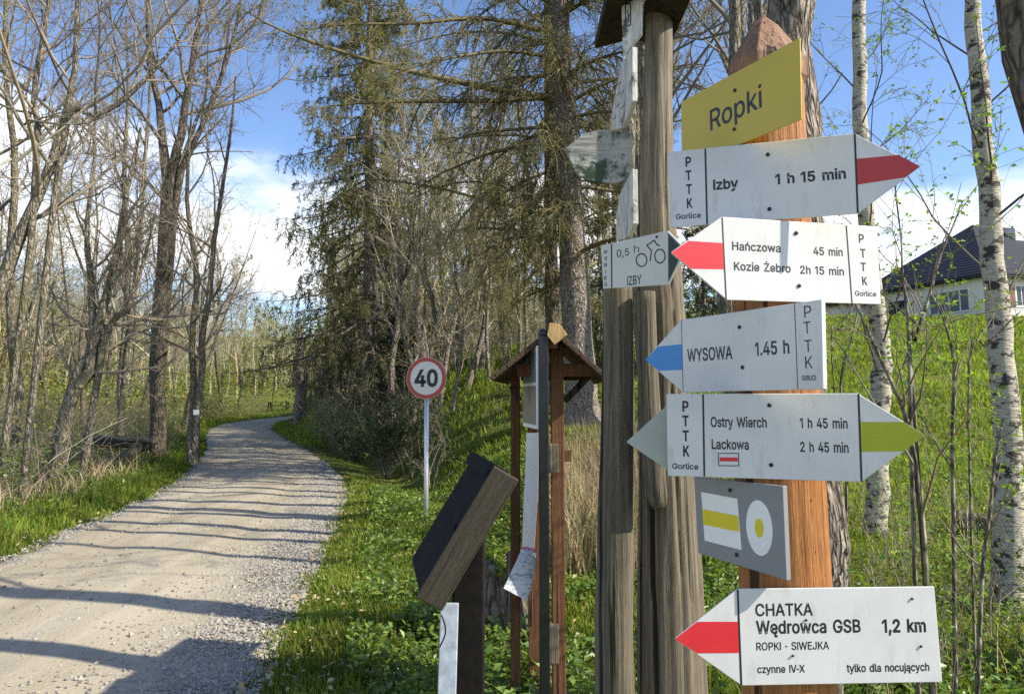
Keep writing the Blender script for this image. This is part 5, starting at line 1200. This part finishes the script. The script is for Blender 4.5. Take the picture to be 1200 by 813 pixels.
def shrub(name, label, px, d, rad, hgt, n, m, size, seed, stems=16):
    b = gpos(px, d); g = G(seed); o = thing(name, label, 'shrub', b); st, lf = MB(), MB()
    a = g.random(stems) * 6.28; u = np.linspace(0, 1, 6); ln = g.uniform(.2, 1, stems) * rad
    pts = np.stack([(np.cos(a) * ln)[:, None] * u, (np.sin(a) * ln)[:, None] * u, -.1 + (hgt * g.uniform(.6, 1.05, stems))[:, None] * u ** .8], -1); Rr = np.linspace(.018, .005, 6)[None] * np.ones((stems, 1))
    tubes(st, pts, Rr, 5, tints(stems, .2, .4, .05, g)); P1, R1 = children(pts, Rr, 12, g, .2, .98, .8, .4, 5, .05, .15, .6, minr=.003); tubes(st, P1, R1, 3, tints(len(P1), .2, .45, .05, g))
    P2, R2 = children(P1, R1, 6, g, .2, .98, .8, .5, 4, .03, .18, .6, minr=.002); tubes(st, P2, R2, 3, tints(len(P2), .2, .45, .05, g))
    pk = g.integers(0, len(P2), n); kk = g.integers(1, 4, n); leaves(lf, P2[pk, kk] + g.normal(0, .03, (n, 3)), size, g, .4, .55, .25, .75)
    st.build('branches', M_twig, o, col=True); lf.build('leaves', m, o, col=True, smooth=False); return o
M_darkleaf = leafy('dark_glossy_leaves', (0.06, 0.09, 0.026), 0.25, rough=0.35)
shrub('shrub', 'dark leafy shrub in the ditch to the left of the 40 sign pole', 452, 17.5, 1.1, 1.9, 3600, M_darkleaf, .075, 401)
shrub('shrub', 'low dark shrub along the right road edge where the ditch begins', 415, 22, 1.3, 1.3, 3000, M_darkleaf, .075, 402)
# right side: furrowed trunk behind the post, birches, dark leaning trunk
hero('pine_tree', 'stout furrowed pine trunk directly behind the orange sign post', 3.7,
     [[(953, 900, 72), (950, 690, 66), (944, 400, 60), (937, 150, 58), (934, 0, 57), (930, -250, 52), (925, -700, 40), (920, -1100, 25), (918, -1400, 6)]], M_bark_pine, 51, 952,
     lv=(12, 8, 6, 0), t0=0.62, minr=0.004, l1=0.22, spread=1.2, sides=28)
hero('pine_tree', 'dark trunk leaning into the top right corner of the picture', 4.4,
     [[(1290, 900, 90), (1272, 600, 80), (1250, 400, 74), (1228, 200, 70), (1205, 0, 68), (1180, -250, 60), (1150, -700, 44), (1120, -1100, 26), (1100, -1350, 6)]], M_bark_dark, 52, 1285,
     lv=(12, 8, 6, 0), t0=0.6, minr=0.004, l1=0.2, spread=1.2, sides=24)
BIRK = dict(lv=(20, 8, 6, 0), minr=0.0018, spread=0.9, up=0.0, sides=16, leaf_size=0.035)
def birch(label, d, stem, seed, basepx, leaf, t0, l1, lv):
    b = gpos(basepx, d); p_, r_ = px_stem(b, d, stem); g = G(seed)
    tr, cw, lf = MB(), MB(), MB(); A_, B_ = smooth_poly(p_, r_, 44); A_[1:-1] += g.normal(0, .10, A_[1:-1].shape) * B_[1:-1, None]
    B_ = B_ * (1 + 0.05 * np.abs(np.sin(np.linspace(0, 40, 44)))); tubes(tr, A_, B_, 18)
    P1, R1 = children(A_[None], B_[None], lv[0], g, t0, 0.97, 0.95, l1, 10, 0.06, 0.07, 0.13, 0.05, Lref=9, minr=0.003); tubes(cw, P1, R1, 6, tints(len(P1), .12, .3, .05, g))
    P2, R2 = children(P1, R1, lv[1], g, 0.15, 0.98, 0.7, 0.42, 7, 0.0, 0.10, 0.55, 0.20, minr=0.0032); tubes(cw, P2, R2, 3, tints(len(P2), .15, .35, .05, g))
    P3, R3 = children(P2, R2, lv[2], g, 0.2, 0.98, 0.6, 0.5, 5, -0.03, 0.12, 0.6, 0.25, minr=0.0024); tubes(cw, P3, R3, 3, tints(len(P3), .15, .4, .05, g))
    pk = g.integers(0, len(P3), leaf); kk = g.integers(0, 5, leaf); leaves(lf, P3[pk, kk] + g.normal(0, .01, (leaf, 3)), 0.03, g, 0.3, 0.7, .35, .8)
    return place_tree('birch_tree', label, b, (tr, cw, lf), M_birch, None, 0, M_leaf)
birch('slim birch with pale flaky stem seen just right of the arrow signs', 8.5,
      [(1024, 610, 26), (1026, 560, 24), (1033, 450, 21), (1030, 380, 20), (1014, 250, 18), (1008, 120, 16), (1007, 0, 15), (1012, -200, 14), (1015, -500, 8), (1016, -760, 2)], 61, 1024, 2600, 0.22, 0.26, (16, 7, 5))
birch('birch with dark scarred bark standing in front of the house at the right', 6,
      [(1186, 740, 44), (1180, 690, 37), (1183, 560, 30), (1176, 440, 27), (1166, 330, 24.5), (1156, 200, 22), (1147, 90, 20), (1139, 0, 17), (1128, -200, 15), (1120, -500, 9), (1116, -760, 2)], 62, 1181, 1900, 0.33, 0.26, (15, 7, 5))

# ------------------------------------------------------------------ thin trees one can tell apart only as a group
def proto_bare(seed, H_, r0, forks, lv, minr, l1=0.34, t0=0.28, wig=0.13, spread=0.85, leaf=0):
    g = G(seed); st = []
    lean = g.normal(0, 0.05, 2)
    main = [(0, 0, -.2)] + [(lean[0] * z + g.normal(0, .012) * H_, lean[1] * z + g.normal(0, .012) * H_, z) for z in np.linspace(.18, 1, 6) * H_]
    st.append((main, np.linspace(r0, 0.012, 7)))
    for k in range(forks):
        j = int(g.integers(1, 4)); a = g.random() * 6.28; p0 = np.array(main[j]); pts = [p0]
        top = H_ * g.uniform(.7, .98)
        for m_ in range(1, 7): u = m_ / 6; pts.append(p0 + np.array([math.cos(a), math.sin(a), 0]) * u ** .8 * H_ * 0.16 + np.array([0, 0, (top - p0[2]) * u]))
        st.append((pts, np.linspace(r0 * .55, 0.01, 7)))
    return bare_tree(st, g, lv=lv, minr=minr, l1=l1, t0=t0, wig=wig, spread=spread, sides=8, leaf=leaf, leaf_size=.07)
protoL = [proto_bare(100 + i, h, r_, f, (14, 8, 6, 3), 0.0036, leaf=3200) for i, (h, r_, f) in enumerate(((13, .13, 1), (15, .16, 2), (11, .10, 1), (14, .12, 2)))]
spots = []
g = G(77)
GL = 'bare trees in the wood left of the road'
for px, d in ((-90, 16), (-150, 19), (-200, 25), (100, 33), (-10, 32), (160, 38), (200, 42), (212, 34), (150, 48), (125, 44), (90, 50), (60, 42), (25, 48), (-30, 44), (240, 52), (262, 60), (-60, 55), (185, 58), (110, 62), (-120, 40), (-180, 50), (45, 60), (5, 66), (282, 72), (140, 70), (225, 68)):
    spots.append((px, d))
protos = []
for i, (px, d) in enumerate(spots):
    b = gpos(px, d)
    if i < 4:
        o = place_tree('bare_tree', 'thin leafless tree in the crowded wood left of the gravel road', b, protoL[i], (M_bark_grey, M_bark_dark)[i % 2], GL, crownm=M_paletwig, leafm=M_farleaf); protos.append(o)
    else:
        o = copy_tree(protos[i % 4]); o.location = b; s_ = g.uniform(.72, 1.1); o.scale = (s_, s_, s_ * g.uniform(.85, 1.1))
    o.rotation_euler = (g.normal(0, .06), g.normal(0, .06), g.random() * 6.28)
protoC = [proto_bare(200 + i, h, r_, f, (15, 8, 6, 2), 0.0032, 0.26, 0.15, .11, .65, leaf=900) for i, (h, r_, f) in enumerate(((8.5, .065, 1), (10, .085, 2), (7.5, .05, 1), (9.5, .075, 1), (11, .10, 0)))]
GC = 'thin trees in the thicket between road and kiosk'
protos = []
cs = [(392, 33, -.06), (404, 29, .02), (412, 35, 0), (447, 26, -.04), (462, 22, .03), (472, 25, -.14), (484, 20, -.05), (489, 21, .02), (498, 19, -.03), (505, 22, .06), (515, 20, .10), (522, 26, -.02), (530, 19, .12), (537, 23, .02), (546, 20, .17), (556, 26, 0), (563, 22, .06), (574, 20, -.04), (584, 27, .03), (596, 23, .05), (607, 19, -.03), (618, 25, .02), (630, 28, 0), (700, 25, 0), (712, 30, -.03), (741, 27, .03), (640, 34, 0), (500, 34, 0), (545, 36, .03), (585, 38, -.03), (455, 38, 0), (820, 34, 0), (610, 33, .05), (525, 31, -.05)]
for i, (px, d, ln) in enumerate(cs):
    b = gpos(px, d)
    if i < 5:
        o = place_tree('slender_tree', 'thin pale leafless stem in the thicket between the road and the roofed notice board', b, protoC[i], (M_bark_conifer, M_bark_grey)[i % 2], GC, crownm=M_paletwig, leafm=M_farleaf); protos.append(o)
    else:
        o = copy_tree(protos[i % 5]); o.location = b; s_ = g.uniform(.75, 1.15); o.scale = (s_, s_, s_)
    o.rotation_euler = (g.normal(0, .04), ln + g.normal(0, .03), g.random() * 0.5 if abs(ln) > .08 else g.random() * 6.28)

# unseen trees added behind posts and signs: their trunks stripe the road with shade
GH = 'unseen bare trees added behind the posts to shade the road'
pb = proto_bare(260, 11, .15, 0, (9, 6, 4, 0), 0.004, .22, .5, .1, .7); first = None
for px, d, s_ in ((764, 10, .9), (768, 8, .8), (757, 11.5, .9), (783, 15, 1), (895, 7.4, .7), (890, 10.5, .9), (907, 14, 1), (880, 18.5, 1.1), (784, 9, .8), (772, 13.2, 1.1), (900, 9, .8), (893, 12, 1.0), (886, 16, 1.2), (778, 17.5, 1.2), (905, 20, 1.3)):
    if first is None: o = first = place_tree('bare_tree', 'unseen bare tree added behind the posts and arrow signs to shade the road', gpos(px, d), pb, M_bark_grey, GH)
    else: o = copy_tree(first); o.location = gpos(px, d); o.rotation_euler.z = px * 1.7; o.scale = (s_, s_, 1.0)
# ------------------------------------------------------------------ far wood, hedge shrubs
def far_wood():
    g = G(300); tr, lf = MB(), MB()
    n = 700
    y = 44 + 106 * g.random(n) ** 1.7; x = (g.uniform(-260, 420, n) - 0) / F * y - 600 / F * y + g.normal(0, 4, n)
    ok = np.abs(x - xc(y)) > 4.5 + 0.0 * y; ok &= ~((np.abs(x - xc(y)) < 14) & (y < 90) & (x < xc(y)))
    x, y = x[ok], y[ok]; n = len(x); z = zt(x, y)
    H_ = g.uniform(6, 11.5, n)
    u = np.linspace(0, 1, 5); pts = np.stack([x[:, None] + g.normal(0, .55, (n, 5)) * u + g.normal(0, .09, (n, 1)) * H_[:, None] * u, y[:, None] + 0 * u, z[:, None] - .2 + H_[:, None] * u], -1)
    Rr = np.linspace(.13, .03, 5)[None] * g.uniform(.6, 1.3, (n, 1)); tubes(tr, pts, Rr, 5, tints(n, .3, .6, .08, g))
    P1, R1 = children(pts, Rr, 12, g, .2, .98, .7, .36, 5, .12, .14, .5, minr=.014); tubes(tr, P1, R1, 3, tints(len(P1), .35, .65, .1, g))
    P2, R2 = children(P1, R1, 7, g, .15, .98, .8, .5, 4, .08, .16, .6, minr=.009); tubes(tr, P2, R2, 3, tints(len(P2), .35, .7, .1, g))
    fresh = np.repeat(np.repeat(g.random(n) < .6, 12), 7); sel = np.where(fresh)[0]
    pk = g.choice(sel, 190000); kk = g.integers(1, 4, 190000); leaves(lf, P2[pk, kk] + g.normal(0, .2, (190000, 3)), .17, g, .3, .6, .25, .65, .2)
    o = tag(tr.build('far_wood', M_farwood, col=True), 'hazy far-off leafless wood beyond the bend of the road', 'wood', kind='stuff')
    tag(lf.build('far_foliage', M_farleaf, col=True, smooth=False), 'olive spring foliage in the far-off wood', 'foliage', kind='stuff')
far_wood()
def far_shrubs():
    g = G(310); lf = MB(); n = 900; y = 40 + 95 * g.random(n) ** 1.5; x = g.uniform(-620, 200, n) / F * y + g.normal(0, 3, n); ok = np.abs(x - xc(y)) > 3.2; ok &= ~((np.abs(x - xc(y) + 7) < 7) & (y > 58) & (y < 84)); x, y = x[ok], y[ok]; n = len(x)
    m_ = 190; rr = g.uniform(.9, 2.4, n); c = np.stack([x, y, zt(x, y)], -1); d = unit(g.normal(0, 1, (n, m_, 3))); d[..., 2] = np.abs(d[..., 2])
    v = c[:, None] + d * (rr[:, None] * g.random((n, m_)) ** .45)[..., None] * np.array([1, 1, 1.9])
    leaves(lf, v.reshape(-1, 3), .20, g, .3, .6, .25, .7, .2)
    tag(lf.build('far_bushes', M_farleaf, col=True, smooth=False), 'yellow-green bushes closing off the view beyond the bend of the road', 'bushes', kind='stuff')
far_shrubs()
def brush(name, label, n, pos, g, h=(0.8, 2.0), leafn=0, leafsz=.05, leafm=None, nper=9, minr=.0035, tint=(.3, .65), spread=.6, leafpick=1.0):
    """tangle of thin shoots at pos(n) -> x, y"""
    x, y = pos(n); k = np.abs(x - xc(y)) > HALF + .7; pxx = 600 + F * x / y; k &= ~((pxx > 85) & (pxx < 195) & (y > 12.5) & (y < 19.8)); x, y = x[k], y[k]; n = len(x); z = zt(x, y); H_ = g.uniform(*h, n); u = np.linspace(0, 1, 5)
    a = g.random(n) * 6.28; ln = g.uniform(.1, spread, n)
    pts = np.stack([x[:, None] + (np.cos(a) * ln * H_)[:, None] * u ** 1.4, y[:, None] + (np.sin(a) * ln * H_)[:, None] * u ** 1.4, z[:, None] - .05 + H_[:, None] * u * (1 - .25 * u)], -1)
    Rr = np.linspace(1, .35, 5)[None] * (minr * 2.2 * g.uniform(.6, 1.6, (n, 1)))
    mb = MB(); tubes(mb, pts, Rr, 4, tints(n, *tint, .1, g))
    P1, R1 = children(pts, Rr, nper, g, .15, .98, .75, .42, 4, .06, .2, .6, minr=minr); tubes(mb, P1, R1, 3, tints(len(P1), *tint, .1, g))
    P2, R2 = children(P1, R1, 4, g, .2, .98, .8, .5, 3, .04, .2, .6, minr=minr * .8); tubes(mb, P2, R2, 3, tints(len(P2), *tint, .1, g))
    o = tag(mb.build(name, M_twig, col=True), label, name.replace('_', ' '), kind='stuff')
    if leafn:
        lf = MB(); m_ = int(len(P2) * leafpick); pk = g.integers(0, max(1, m_), leafn); kk = g.integers(0, 3, leafn)
        leaves(lf, P2[pk, kk] + g.normal(0, leafsz, (leafn, 3)), leafsz, g, .4, .6, .3, .75, .15)
        tag(lf.build(name + '_leaves', leafm or M_leaf, col=True, smooth=False), 'young green leaves scattered over the ' + name.replace('_', ' '), 'leaves', kind='stuff')
    return o
g = G(400)
def pos_left(n):
    s = g.gamma(2.0, 3.2, n) + 1.0; y = 9 + 58 * g.random(n) ** .9; return xc(y) - HALF - s, y
brush('left_undergrowth', 'tangled grey-brown undergrowth of twigs left of the road', 2000, pos_left, g, (.5, 2.6), 90000, .06, M_farleaf, 9, .0032, leafpick=.8)
def pos_hollow(n): y = g.uniform(10, 40, n); s = .9 + g.gamma(1.8, 2.2, n); return xc(y) - HALF - s, y
brush('ditch_bushes', 'low green bushes leafing out in the ditch left of the road', 700, pos_hollow, g, (.3, 1.3), 60000, .06, M_weed, 8, .0026)
def pos_leftfront(n): y = g.uniform(11, 20, n); s = g.uniform(2.2, 9, n); return xc(y) - HALF - s, y
brush('dead_brushwood', 'pale bent dead shoots arching over the ditch on the left', 260, pos_leftfront, g, (.9, 2.4), 0, nper=8, minr=.004, tint=(.45, .8), spread=.9)
def pos_mid(n):
    y = g.uniform(14, 40, n); x = np.minimum(xc(y) + HALF + g.gamma(2.2, 1.5, n) + 1.1, 30); far = g.random(n) < .35
    y = np.where(far, g.uniform(24, 40, n), y); x = np.where(far, y * g.uniform(-.25, .12, n), x); bad = (x / y > -.085) & (y < 22)
    return np.where(bad, y * g.uniform(-.26, -.1, n), x), np.where(bad, y + 8, y)
brush('thicket_undergrowth', 'brown twiggy undergrowth beneath the thin trees right of the road', 1000, pos_mid, g, (.5, 1.9), 9000, .05, M_weed, 8, .004, tint=(.25, .6), leafpick=.5)
def pos_bank(n): y = g.uniform(20, 50, n); x = g.uniform(-.2, .5, n) * y; return x, y
def pos_bank2(n): y = 22 + 26 * g.random(n); return y * g.uniform(-.24, .12, n), y
brush('bank_scrub', 'beige leafless scrub covering the bank behind the thin trees', 900, pos_bank2, g, (.8, 2.8), 22000, .07, M_farleaf, 9, .005, tint=(.5, .9))
def pos_rf(n): y = g.uniform(3.2, 8.5, n); x = y * g.uniform(.40, .80, n); return x, y
brush('shoots', 'thin upright dry shoots among the grass at the lower right', 55, pos_rf, g, (.5, 1.5), 2600, .03, M_leaf, 7, .0016, tint=(.25, .6), spread=.3)

# ------------------------------------------------------------------ grass and weeds
def field(n, pos, g): x, y = pos(n); return x, y, zt(x, y)
def grass_right_verge():
    g = G(500); mb = MB(); n = 75000
    y = 2.6 + 13 * g.random(n) ** 1.5; t = g.uniform(-.12, 1, n) ** 1.0 * (2.2 + .12 * y) + .0
    x = xc(y) + HALF + t + .1 * nz(y, y, .5); k = (nz(x, y, .35, 3) > -.55) & (t > g.random(n) * .35 - .15)
    x, y = x[k], y[k]; n = len(x); z = zt(x, y)
    h = (.05 + .07 * g.random(n)) * (1 + .5 * nz(x, y, .6, 1)) * np.clip((x - xc(y) - HALF) * 1.5 + .5, .45, 1)
    blades(mb, x, y, z, h, .006 + .0011 * y, .5, g, .35, .8, .16)
    tag(mb.build('verge_grass', M_grass, col=True, smooth=False), 'lush bright grass of the verge right of the road', 'grass', kind='stuff')
    lf = MB(); n = 62000; y = 2.8 + 11 * g.random(n) ** 1.4; x = xc(y) + HALF + .5 + g.random(n) * (2.6 + .12 * y)
    k = nz(x, y, .55, 6) + .2 * g.normal(0, 1, n) > -.1; x, y = x[k], y[k]; n = len(x)
    z = zt(x, y) + .02 + .14 * g.random(n) * (1 + .5 * nz(x, y, .4, 2)); leaves(lf, np.stack([x, y, z], -1), .055, g, .7, .62, .3, .85, .12)
    tag(lf.build('verge_weeds', M_weed, col=True, smooth=False), 'low broad-leaved weeds covering the verge around the notice boards', 'weeds', kind='stuff')
grass_right_verge()
def litter():
    g = G(530); lf = MB(); n = 5200; y = 2.8 + 14 * g.random(n) ** 1.4; sd = np.where(g.random(n) < .7, 1, -1); t = HALF - .15 + g.gamma(1.6, .8, n)
    x = xc(y) + sd * t; leaves(lf, np.stack([x, y, zt(x, y) + .015 + .05 * g.random(n)], -1), .045, g, .9, .55, .25, .8, .15)
    tag(lf.build('leaf_litter', M_dry, col=True, smooth=False), 'scattered brown dead leaves along both verges', 'leaf litter', kind='stuff')
litter()
def grass_left_verge():
    g = G(510); mb = MB(); n = 52000
    y = 4.5 + 34 * g.random(n) ** 1.6; s = g.uniform(-.06, 1, n) ** 1.3 * 3.6
    x = xc(y) - HALF - s + .12 * nz(y, y, .6, 2); k = (s < 1.9 + .8 * nz(x, y, .9)) | (g.random(n) < .25); x, y, s = x[k], y[k], s[k]; n = len(x)
    h = (.10 + .16 * g.random(n)) * (1 + .5 * nz(x, y, .7, 1)) * np.clip(s * 1.6 + .35, .35, 1); blades(mb, x, y, zt(x, y), h, .007 + .0010 * y, .5, g, .35, .85, .16)
    tag(mb.build('verge_grass', M_grass, col=True, smooth=False), 'uneven tufted grass along the left edge of the road', 'grass', kind='stuff')
    lf = MB(); n = 16000; y = 5 + 30 * g.random(n) ** 1.4; x = xc(y) - HALF - .4 - g.random(n) * 4; z = zt(x, y) + .25 * g.random(n) ** 1.5
    leaves(lf, np.stack([x, y, z], -1), .075, g, .5, .5, .3, .8, .14)
    tag(lf.build('verge_weeds', M_weed, col=True, smooth=False), 'green weeds mixed into the left verge', 'weeds', kind='stuff')
    dr = MB(); n = 6000; y = 6 + 30 * g.random(n) ** 1.3; x = xc(y) - HALF - .9 - g.random(n) * 4; blades(dr, x, y, zt(x, y), .25 + .4 * g.random(n), .007 + .0006 * y, .7, g, .35, .8, .1)
    tag(dr.build('dry_stalks', M_dry, col=True, smooth=False), 'straw-coloured dead stalks in the left ditch', 'dry grass', kind='stuff')
grass_left_verge()
def meadow():
    g = G(520); mb = MB(); n = 120000
    y = 4.2 + 46 * g.random(n) ** 1.35; x = y * g.uniform(-.2, .86, n) + g.uniform(-.3, 1, n)
    k = (nz(x, y, .5, 4) + .5 * nz(x, y, 1.7, 1) + .45 * g.normal(0, 1, n) > -.55) & (x > xc(y) + HALF + 2.2); x, y = x[k], y[k]; n = len(x)
    h = (.06 + .13 * g.random(n)) * (1 + .55 * nz(x, y, .8, 2)) * (.85 + .012 * y); blades(mb, x, y, zt(x, y), h, .007 + .0016 * y, .55, g, .38, .95, .18)
    tag(mb.build('meadow_grass', M_grass, col=True, smooth=False), 'bright tufted grass of the sunny hillside meadow', 'grass', kind='stuff')
    lf = MB(); n = 26000; y = 3.4 + 9 * g.random(n) ** 1.3; x = y * g.uniform(.25, .82, n); k = nz(x, y, .6, 9) + .3 * g.normal(0, 1, n) > -.1; x, y = x[k], y[k]; n = len(x)
    leaves(lf, np.stack([x, y, zt(x, y) + .02 + .22 * g.random(n) ** 1.4], -1), .05, g, .6, .55, .35, .9, .14)
    tag(lf.build('meadow_weeds', M_weed, col=True, smooth=False), 'leafy weeds at the foot of the birches', 'weeds', kind='stuff')
    dr = MB(); n = 3800; y = 6.6 + 5 * g.random(n); x = y * g.uniform(.055, .17, n); blades(dr, x, y, zt(x, y), .5 + .6 * g.random(n), .006 + .0004 * y, .35, g, .35, .9, .1)
    n = 900; y = 4 + 6 * g.random(n); x = y * g.uniform(.38, .78, n); k = nz(x, y, .7, 5) > .05; x, y = x[k], y[k]; blades(dr, x, y, zt(x, y), .2 + .5 * g.random(len(x)), .005 + .0004 * y, .6, g, .35, .9, .1)
    tag(dr.build('dry_reeds', M_dry, col=True, smooth=False), 'tall beige dry reeds between the kiosk and the grey logs', 'dry grass', kind='stuff')
    fa = MB(); n = 26000; y = 26 + 60 * g.random(n) ** 1.2; x = xc(y) + g.normal(0, 9, n); k = np.abs(x - xc(y)) > HALF + .1; x, y = x[k], y[k]; blades(fa, x, y, zt(x, y), .15 + .2 * g.random(len(x)), .05, .5, g, .35, .9, .18)
    tag(fa.build('far_grass', M_grass, col=True, smooth=False), 'grass around the far bend of the road', 'grass', kind='stuff')
meadow()

# ------------------------------------------------------------------ saplings and small things
def sapling(label, d, stems, seed, basepx, leaf=240, group=None, lv=(9, 4)):
    b = gpos(basepx, d); g = G(seed); tr, cw, lf = MB(), MB(), MB(); Ps, Rs = [], []
    for q in stems: p_, r_ = px_stem(b, d, q); a, r = smooth_poly(p_, r_, 16); Ps.append(a); Rs.append(r)
    Ps, Rs = np.stack(Ps), np.stack(Rs); tubes(tr, Ps, Rs, 8)
    P1, R1 = children(Ps, Rs, lv[0], g, .25, .98, .8, .32, 7, .08, .12, .5, minr=.0018); tubes(cw, P1, R1, 4, tints(len(P1), .2, .45, .08, g))
    P2, R2 = children(P1, R1, lv[1], g, .2, .98, .8, .45, 5, .05, .15, .6, minr=.0012); tubes(cw, P2, R2, 3, tints(len(P2), .2, .45, .08, g))
    pk = g.integers(0, len(P2), leaf); kk = g.integers(1, 5, leaf); leaves(lf, P2[pk, kk], .025, g, .4, .6, .35, .85)
    pk = g.integers(0, len(P1), leaf // 2); kk = g.integers(2, 7, leaf // 2); leaves(lf, P1[pk, kk], .026, g, .4, .6, .35, .85)
    return place_tree('sapling', label, b, (tr, cw, lf), M_bark_grey, group, 0, M_leaf, cat='sapling')
sapling('forked sapling rising just right of the CHATKA sign with a bent dark stem', 3.3,
        [[(1092, 800, 9), (1086, 690, 8), (1076, 570, 7), (1062, 490, 6), (1048, 455, 5), (1010, 372, 3.5), (985, 310, 2)],
         [(1050, 462, 6), (1066, 430, 5), (1072, 400, 5), (1088, 350, 4), (1102, 300, 3), (1118, 262, 2), (1128, 235, 1.2)],
         [(1072, 420, 4), (1064, 380, 4), (1058, 330, 3), (1056, 280, 2), (1050, 230, 2), (1047, 190, 1.2)]], 71, 1090, 420)
sapling('thin straight sapling with sparse leaves between the two birches', 3.8,
        [[(1112, 780, 5), (1118, 640, 5), (1116, 520, 4.5), (1118, 430, 4), (1108, 380, 3), (1092, 345, 2)],
         [(1117, 470, 3), (1135, 440, 3), (1158, 405, 2.4), (1180, 380, 2), (1196, 365, 1.4)]], 72, 1114, 160, lv=(7, 3))
sapling('small leaning sapling at the lower right edge beside the scarred birch', 3.6,
        [[(1132, 800, 6), (1150, 690, 5), (1160, 600, 4), (1166, 540, 3), (1176, 490, 2)]], 73, 1132, 120, lv=(8, 3))
sapling('leggy sapling left of the slim birch showing above the shade-toned yellow arrow', 5,
        [[(985, 700, 4), (992, 560, 3.6), (985, 450, 3.2), (1000, 390, 2.6), (1010, 340, 2), (1020, 300, 1.2)],
         [(988, 480, 3), (975, 420, 2.4), (985, 385, 1.6), (1002, 355, 1)]], 75, 985, 90, lv=(6, 3))
def log_obj(name, label, a, b, r0, r1, m, cat='log', knots=5):
    a, b = Vector(a), Vector(b); g = G(int(abs(a.x) * 100)); c = (a + b) / 2; pts = [a.lerp(b, u) - c + Vector((g.normal(0, r0 * .2), g.normal(0, r0 * .2), g.normal(0, r0 * .15))) for u in np.linspace(0, 1, 6)]
    mb = MB(); A_, B_ = smooth_poly(pts, np.linspace(r0, r1, 6), 24); tubes(mb, A_, B_ * (1 + .06 * np.sin(np.arange(24) * 1.7)), 14, cap=True)
    P1, R1 = children(A_[None], B_[None], knots, g, .1, .9, 1.2, .06, 4, .05, .1, .25, Lref=4, minr=.01); tubes(mb, P1, R1, 5, cap=True)
    o = mb.build(name, m); o.location = c; return tag(o, label, cat)
log_obj('fallen_log', 'upper pale fallen log lying across the ditch left of the road', P(100, 512, 19.5), P(184, 517, 18.6), .085, .07, M_greywood)
log_obj('fallen_log', 'lower shorter pale log under the upper one in the ditch', P(108, 519, 19.8), P(162, 523, 19.2), .075, .06, M_greywood)
log_obj('fallen_tree', 'dark rotten trunk slanting down into the ditch left of the road', P(172, 522, 19), P(108, 556, 17.2), .13, .10, M_bark_dark)
log_obj('fallen_tree', 'dark fallen trunk lying in the meadow behind the scarred birch', P(1122, 612, 8.6), P(1290, 640, 7.6), .15, .13, M_bark_dark)
# mossy stump
b = gpos(585, 5.6); g = G(91); n, m_ = 28, 16; V = []
for i in range(m_):
    u = i / (m_ - 1)
    for k in range(n):
        a = k / n * 6.283; rr = (.20 + .07 * (1 - u) ** 2 + .03 * math.sin(3 * a + 1) + .025 * math.sin(7 * a + 2 * u)) * (1 if u < .8 else math.cos((u - .8) * 6.6))
        V.append((rr * math.cos(a), rr * math.sin(a), -.1 + .56 * min(u, .85) / .85 + .05 * math.sin(2 * a)))
mb = MB(); idx = np.arange(len(V)).reshape(m_, n); a_, b_ = idx[:-1], idx[1:]; mb.add(V, [np.stack([a_, np.roll(a_, -1, 1), np.roll(b_, -1, 1), b_], -1).reshape(-1, 4), idx[-1][None]])
o = thing('tree_stump', 'dark rotten stump with bright moss on top behind the lectern board', 'stump', b)
mb.build('body', M_bark_dark, o); lf = MB(); k = 1400; a = g.random(k) * 6.28; rr = np.sqrt(g.random(k)) * .24; leaves(lf, np.stack([rr * np.cos(a), rr * np.sin(a), .44 + .06 * np.cos(rr * 8) + .05 * np.sin(2 * a)], -1), .03, g, .5, .6, .4, .9); lf.build('moss', M_grass, o, col=True, smooth=False)
def stake(label, px, d, h, r_, m, group=None, name='fence_stake', ln=(0, 0)):
    b = gpos(px, d); mb = MB(); g = G(int(px)); tubes(mb, smooth_poly([(0, 0, -.2), (ln[0] * .5, ln[1] * .5, h * .5), (ln[0], ln[1], h)], [r_, r_ * 1.05, r_ * .85], 10)[0], np.full(10, r_) * (1 + .08 * g.normal(0, 1, 10)), 10, cap=True)
    o = mb.build(name, m); o.location = b; return tag(o, label, 'stake', group)
stake('short grey stake in the grass just left of the torn poster', 601, 5.2, .62, .045, M_greywood)
GS = 'grey stakes by the dry grass'
for k, (px, d) in enumerate(((388, 33), (397, 32.5), (405, 33.5), (413, 32), (421, 31))): stake('weathered stake standing in dry grass right of the far road', px, d, .75 + .12 * (k % 3), .06, M_greywood, GS, ln=(.04 * (k % 2), 0))
# picnic table at the far lawn
b = gpos(326, 70); o = thing('picnic_table', 'small dark picnic table on the lawn at the road bend', 'table', b)
mb = MB(); box(mb, (0, 0, .78), (2.2, .9, .06)); mb.build('table_top', M_greywood, o, smooth=False)
for sx_ in (-.8, .8):
    for sy_ in (-.3, .3): mb = MB(); box(mb, (sx_, sy_, .32), (.1, .1, .86)); mb.build('leg', M_darkwood, o, smooth=False)
for sy_ in (-.75, .75): mb = MB(); box(mb, (0, sy_, .45), (2.2, .28, .05)); mb.build('seat', M_greywood, o, smooth=False)
mb = MB()
for sx_ in (-.8, .8): box(mb, (sx_, 0, .385), (.08, 1.7, .08))
mb.build('crossbar', M_darkwood, o, smooth=False)
